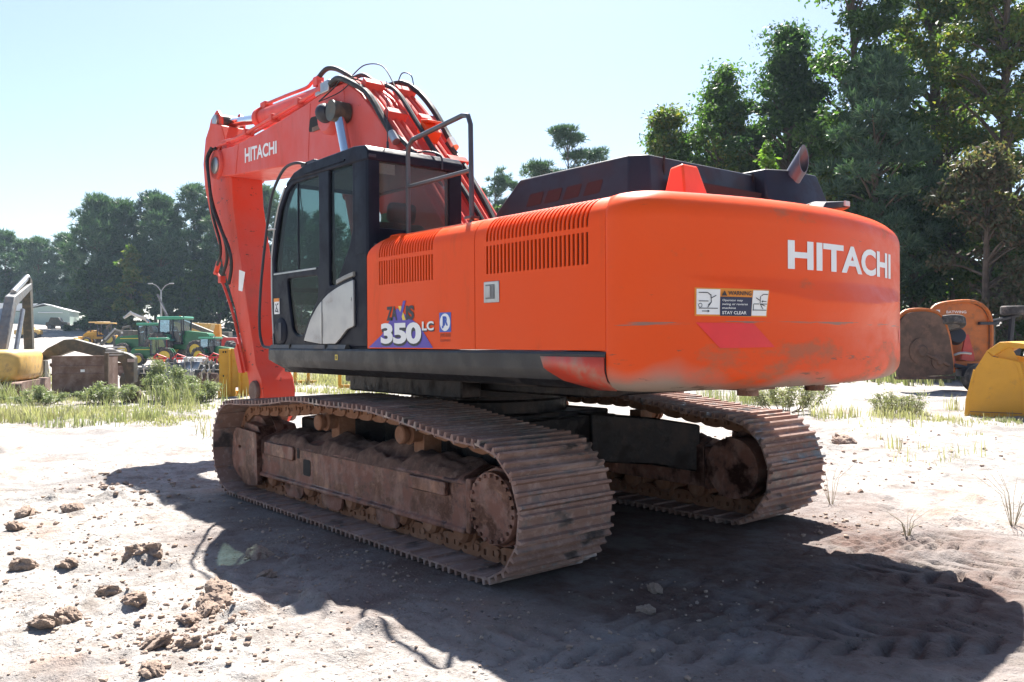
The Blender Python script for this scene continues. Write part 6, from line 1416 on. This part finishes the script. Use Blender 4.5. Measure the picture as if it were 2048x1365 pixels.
x, y = survey(78, -26.2); T = thing('red_trailer', 'low red implement next to the red arm', 'implement', (x, y, gz(x, y)), heading(1, 0.0))
mb = MB(); mb.prism([(-1.3, 1.0), (1.4, 1.0), (1.2, 1.9), (-0.6, 1.9)], -0.6, 0.6, 'y'); mb.build('hopper', M_REDM, T, bevel=0.05); wheel_parts(T, (0, -0.8, 0.5), 0.5, 0.35); wheel_parts(T, (0, 0.8, 0.5), 0.5, 0.35)
for k in range(3):
    x, y = survey(66, -23.0+1.2*k); T = thing('tyre_bundle', ['grey spare tractor tyre standing under the red arm, left one', 'grey spare tractor tyre standing behind the red arm, middle one', 'grey spare tractor tyre standing behind the red arm, right one'][k], 'tyre', (x, y, gz(x, y)), 0, 'spare tyres by the small tractor'); wheel_parts(T, (0, 0, 0.75), 0.75, 0.5, M_GREY, 'tyre', 16)
# parked cars and blade near the shed
for k, (a, r, m, lab) in enumerate(((140, -74.5, M_OLIVE, 'dark low vehicle in front of the shed'), (120, -68.0, M_TAN, 'low tan blade of a machine left of the shed'))):
    x, y = survey(a, r); T = thing('utility_cart', lab, 'vehicle', (x, y, gz(x, y)), heading(1, 0.2))
    mb = MB(); mb.prism(rounded([(-1.6, 0.5), (1.6, 0.5), (1.6, 1.1), (0.7, 1.2), (0.3, 1.9), (-0.9, 1.9), (-1.2, 1.15), (-1.6, 1.1)], 0.1), -0.8, 0.8, 'y'); mb.build('body', m, T)
    for xx in (-1.0, 1.0):
        for s in (-1, 1): wheel_parts(T, (xx, s*0.75, 0.4), 0.4, 0.25, M_GREY)

# ---- right side: orange folding mower
x, y = survey(24.0, 13.0); T = thing('rotary_mower', 'orange folding-wing mower with wings raised, parked under the trees', 'mower', (x, y, gz(x, y)), heading(1, 0.15))
mb = MB(); vs, fs = plate(rounded([(-1.30, 0.85), (0.62, 0.70), (0.72, 0.95), (0.74, 1.95), (0.52, 2.36), (0.05, 2.52), (-0.85, 2.44), (-1.18, 2.25), (-1.30, 2.0)], [.05, .05, .05, .3, .3, .3, .25, .25, .1], 5), [], 0.06); mb.add([(a, 0.35+c, b) for a, b, c in vs], fs); mb.build('raised_wing', M_MOWER, T)
mb = MB(); mb.tube([(-1.28, 0.27, 2.0), (-1.15, 0.27, 2.25), (-0.85, 0.27, 2.46), (0.05, 0.27, 2.54), (0.52, 0.27, 2.38), (0.74, 0.27, 1.95), (0.73, 0.27, 0.9)], 0.055, 6, 4); mb.build('wing_rim', M_MOWER, T)
mb = MB(); mb.b2(0.70, 0.90, 0.30, 0.95, 0.95, 1.95); mb.build('wing_side', M_OLIVE, T)
mb = MB(); mb.b2(-1.1, -0.82, 0.315, 0.318, 2.20, 2.30); mb.build('pale_sticker', M_WHITE, T)
v, f = text2d('BATWING', 0.62, 0.075, 0.01); mb = MB(); mb.add([(-0.62+a, 0.316, 2.20+b) for a, b in v], f); mb.build('mower_lettering', M_WHITE, T)
mb = MB(); vs, fs = plate(rounded([(-2.65, 0.42), (-1.0, 0.50), (-0.98, 0.72), (-1.10, 1.55), (-1.35, 2.12), (-1.75, 2.24), (-2.35, 2.20), (-2.65, 1.9)], [.05, .05, .05, .2, .3, .3, .25, .2], 5), [], 0.06); mb.add([(a, -0.45+c, b) for a, b, c in vs], fs); mb.build('lowered_wing', M_UNDER, T)
mb = MB(); mb.tube([(-2.65, -0.40, 1.9), (-2.35, -0.36, 2.22), (-1.75, -0.36, 2.27), (-1.33, -0.38, 2.14), (-1.08, -0.40, 1.55), (-0.96, -0.42, 0.55)], 0.06, 6, 4); mb.build('wing_rim', M_MOWER, T)
mb = MB(); mb.b2(-2.65, -0.98, -0.53, -0.35, 0.38, 0.46); mb.build('wing_edge', M_UNDER, T)
for xx, zz, r in ((-1.95, 1.15, 0.36), (-1.45, 0.85, 0.2)):
    mb = MB(); mb.lathe([(0.02, -0.10), (r*0.35, -0.10), (r*0.5, -0.04), (r, -0.02), (r, 0.03), (0.02, 0.03)], (xx, -0.49, zz), 'y', 22); mb.build('blade_spindle', M_UNDER, T)
mb = MB(); mb.tube([(-1.9, -0.54, 1.1), (-1.15, -0.54, 0.75)], 0.05, 6); mb.build('blade_bar', M_UNDER, T)
wh = wheel_parts(T, (0, 0, 0), 0.42, 0.24, M_GREY, 'wing_wheel', 0, 'y'); wh.location = (-0.95, -0.25, 1.92); wh.rotation_euler = (1.30, 0.12, 0.1)
for c in wh.children: pass
mb = MB(); mb.box((-0.52, -0.18, 1.88), (0.16, 0.04, 0.16), Matrix.Rotation(0.6, 3, 'Y')); mb.build('wheel_bracket', M_INK, T)
wheel_parts(T, (-0.48, -0.85, 0.40), 0.40, 0.24, M_OLIVE, 'ground_wheel', 0, 'y'); wheel_parts(T, (-0.28, -0.45, 0.40), 0.40, 0.24, M_OLIVE, 'ground_wheel', 0, 'y')
mb = MB(); mb.cyl((-0.50, 0.0, 1.58), (-0.38, 0.28, 1.50), 0.22, n=14); mb.build('gearbox', M_INK, T, bevel=0.02)
mb = MB(); mb.prism([(-0.42, 0.9), (0.02, 0.8), (-0.02, 1.05), (-0.18, 1.60), (-0.26, 1.60)], -0.02, 0.04, 'y'); mb.build('hinge_linkage', M_MOWRED, T)
mb = MB(); mb.tube([(-1.02, -0.3, 1.5), (-0.86, -0.3, 0.85), (-0.80, -0.3, 0.6)], 0.05, 6); mb.build('wing_strut', M_MOWRED, T)
mb = MB(); mb.b2(-1.0, 0.7, -0.1, 0.35, 0.55, 0.85); mb.build('centre_deck', M_MOWER, T, bevel=0.03)
mb = MB(); mb.tube([(-0.95, -0.45, 0.75), (-0.4, -0.5, 0.62), (0.0, -0.6, 0.5)], 0.06, 6); mb.box((-0.65, -0.5, 0.55), (0.4, 0.25, 0.2)); mb.box((-0.35, -0.45, 0.72), (0.25, 0.2, 0.14)); mb.build('axle_arm', M_INK, T)
mb = MB(); mb.tube([(-0.9, -0.2, 0.98), (-0.6, -0.25, 1.08), (-0.25, -0.2, 1.06)], 0.035, 6, 4); mb.build('ram', M_STEEL, T)
mb = MB(); mb.b2(0.35, 0.95, 0.2, 0.30, 1.87, 1.95); mb.build('stop_arm', M_INK, T)
wh = wheel_parts(T, (0, 0, 0), 0.46, 0.26, M_GREY, 'wing_wheel', 0, 'z'); wh.location = (1.55, 0.2, 2.28)
mb = MB(); mb.tube([(0.75, 0.4, 1.95), (1.2, 0.3, 2.05), (1.55, 0.2, 2.15)], 0.06, 6); mb.b2(0.85, 1.7, 0.3, 0.9, 1.0, 1.25); mb.tube([(1.35, 0.3, 1.2), (1.4, 0.25, 2.1)], 0.08, 6); mb.build('wheel_arm', M_INK, T)

# ---- yellow loader bucket on the right
x, y = survey(16.3, 9.38); T = thing('loader_bucket', 'yellow loader bucket standing in grass at the right photo edge', 'bucket', (x, y, gz(x, y)-0.04), heading(0.80, -0.58))
sp = [(-0.62, 0.0), (-0.60, 0.36), (-0.48, 0.95), (-0.27, 1.33), (-0.18, 1.22), (0.30, 1.12), (0.42, 0.55), (0.38, 0.0)]
mb = MB(); vs, fs = plate(sp, [], 0.05); mb.add([(a, c, b) for a, b, c in vs], fs); mb.build('side_plate', M_YELLOW, T, bevel=0.008)
mb = MB(); vs, fs = plate(sp, [], 0.05); mb.add([(a, 2.7+c, b) for a, b, c in vs], fs); mb.build('side_plate', M_YELLOW, T)
mb = MB(); mb.prism([(-0.18, 1.22), (-0.27, 1.33), (-0.05, 1.50), (0.10, 1.50), (0.75, 1.42), (1.35, 1.30), (1.35, 1.22), (0.75, 1.33), (0.1, 1.40)], 0.0, 2.7, 'y'); mb.build('top_lip', M_YELLOW, T, bevel=0.008)
mb = MB(); mb.prism([(0.30, 1.12), (0.42, 0.55), (0.38, 0.0), (1.5, 0.0), (1.5, 0.05), (0.46, 0.06), (0.48, 0.55), (0.36, 1.14)], 0.0, 2.7, 'y'); mb.build('shell', M_YELLOW, T)
mb = MB(); mb.prism([(-0.14, 1.22), (0.26, 1.14), (0.12, 1.42)], 0.06, 0.10, 'y'); mb.build('gusset', M_YELLOW, T)
mb = MB(); mb.prism([(-0.27, 1.33), (-0.05, 1.50), (0.10, 1.46), (-0.15, 1.24)], -0.03, 0.02, 'y'); mb.build('corner_lug', M_YELLOW, T, bevel=0.006)
mb = MB(); mb.b2(0.40, 1.5, 0.03, 0.08, 0.0, 1.2); mb.build('inner_wall', M_YELLOW, T)
mb = MB(); mb.prism([(-0.66, -0.01), (-0.60, -0.01), (-0.58, 0.36), (-0.46, 0.94), (-0.50, 0.97), (-0.64, 0.37)], -0.035, 0.035, 'y'); mb.build('cutting_edge', M_YELLOW, T, bevel=0.006)
mb = MB(); mb.b2(-0.56, 0.38, -0.032, -0.024, 0.14, 0.155); mb.build('weld_seam', M_RUST, T)
mb = MB(); mb.prism([(0.14, 1.17), (0.29, 1.11), (0.40, 0.55), (0.37, 0.02), (0.31, 0.02), (0.33, 0.55), (0.24, 1.02)], -0.045, -0.024, 'y'); mb.build('edge_stiffener', M_YELLOW, T, bevel=0.005)

# ================================================================== thin summer haze over the yard
HZ = MB(); HZ.b2(-1000, 1000, -1000, 1000, -2.5, 46); hz = link('haze', HZ.mesh('haze', 0))
hm = bpy.data.materials.new('thin_haze'); hm.use_nodes = True; t = hm.node_tree; t.nodes.clear()
ho = N(t, 'ShaderNodeOutputMaterial'); pv = N(t, 'ShaderNodeVolumePrincipled'); pv.inputs['Density'].default_value = 0.00022; pv.inputs['Color'].default_value = (0.62, 0.80, 1.0, 1); pv.inputs['Anisotropy'].default_value = 0.2
t.links.new(pv.outputs[0], ho.inputs['Volume']); hz.data.materials.append(hm); tag(hz, kind='stuff')
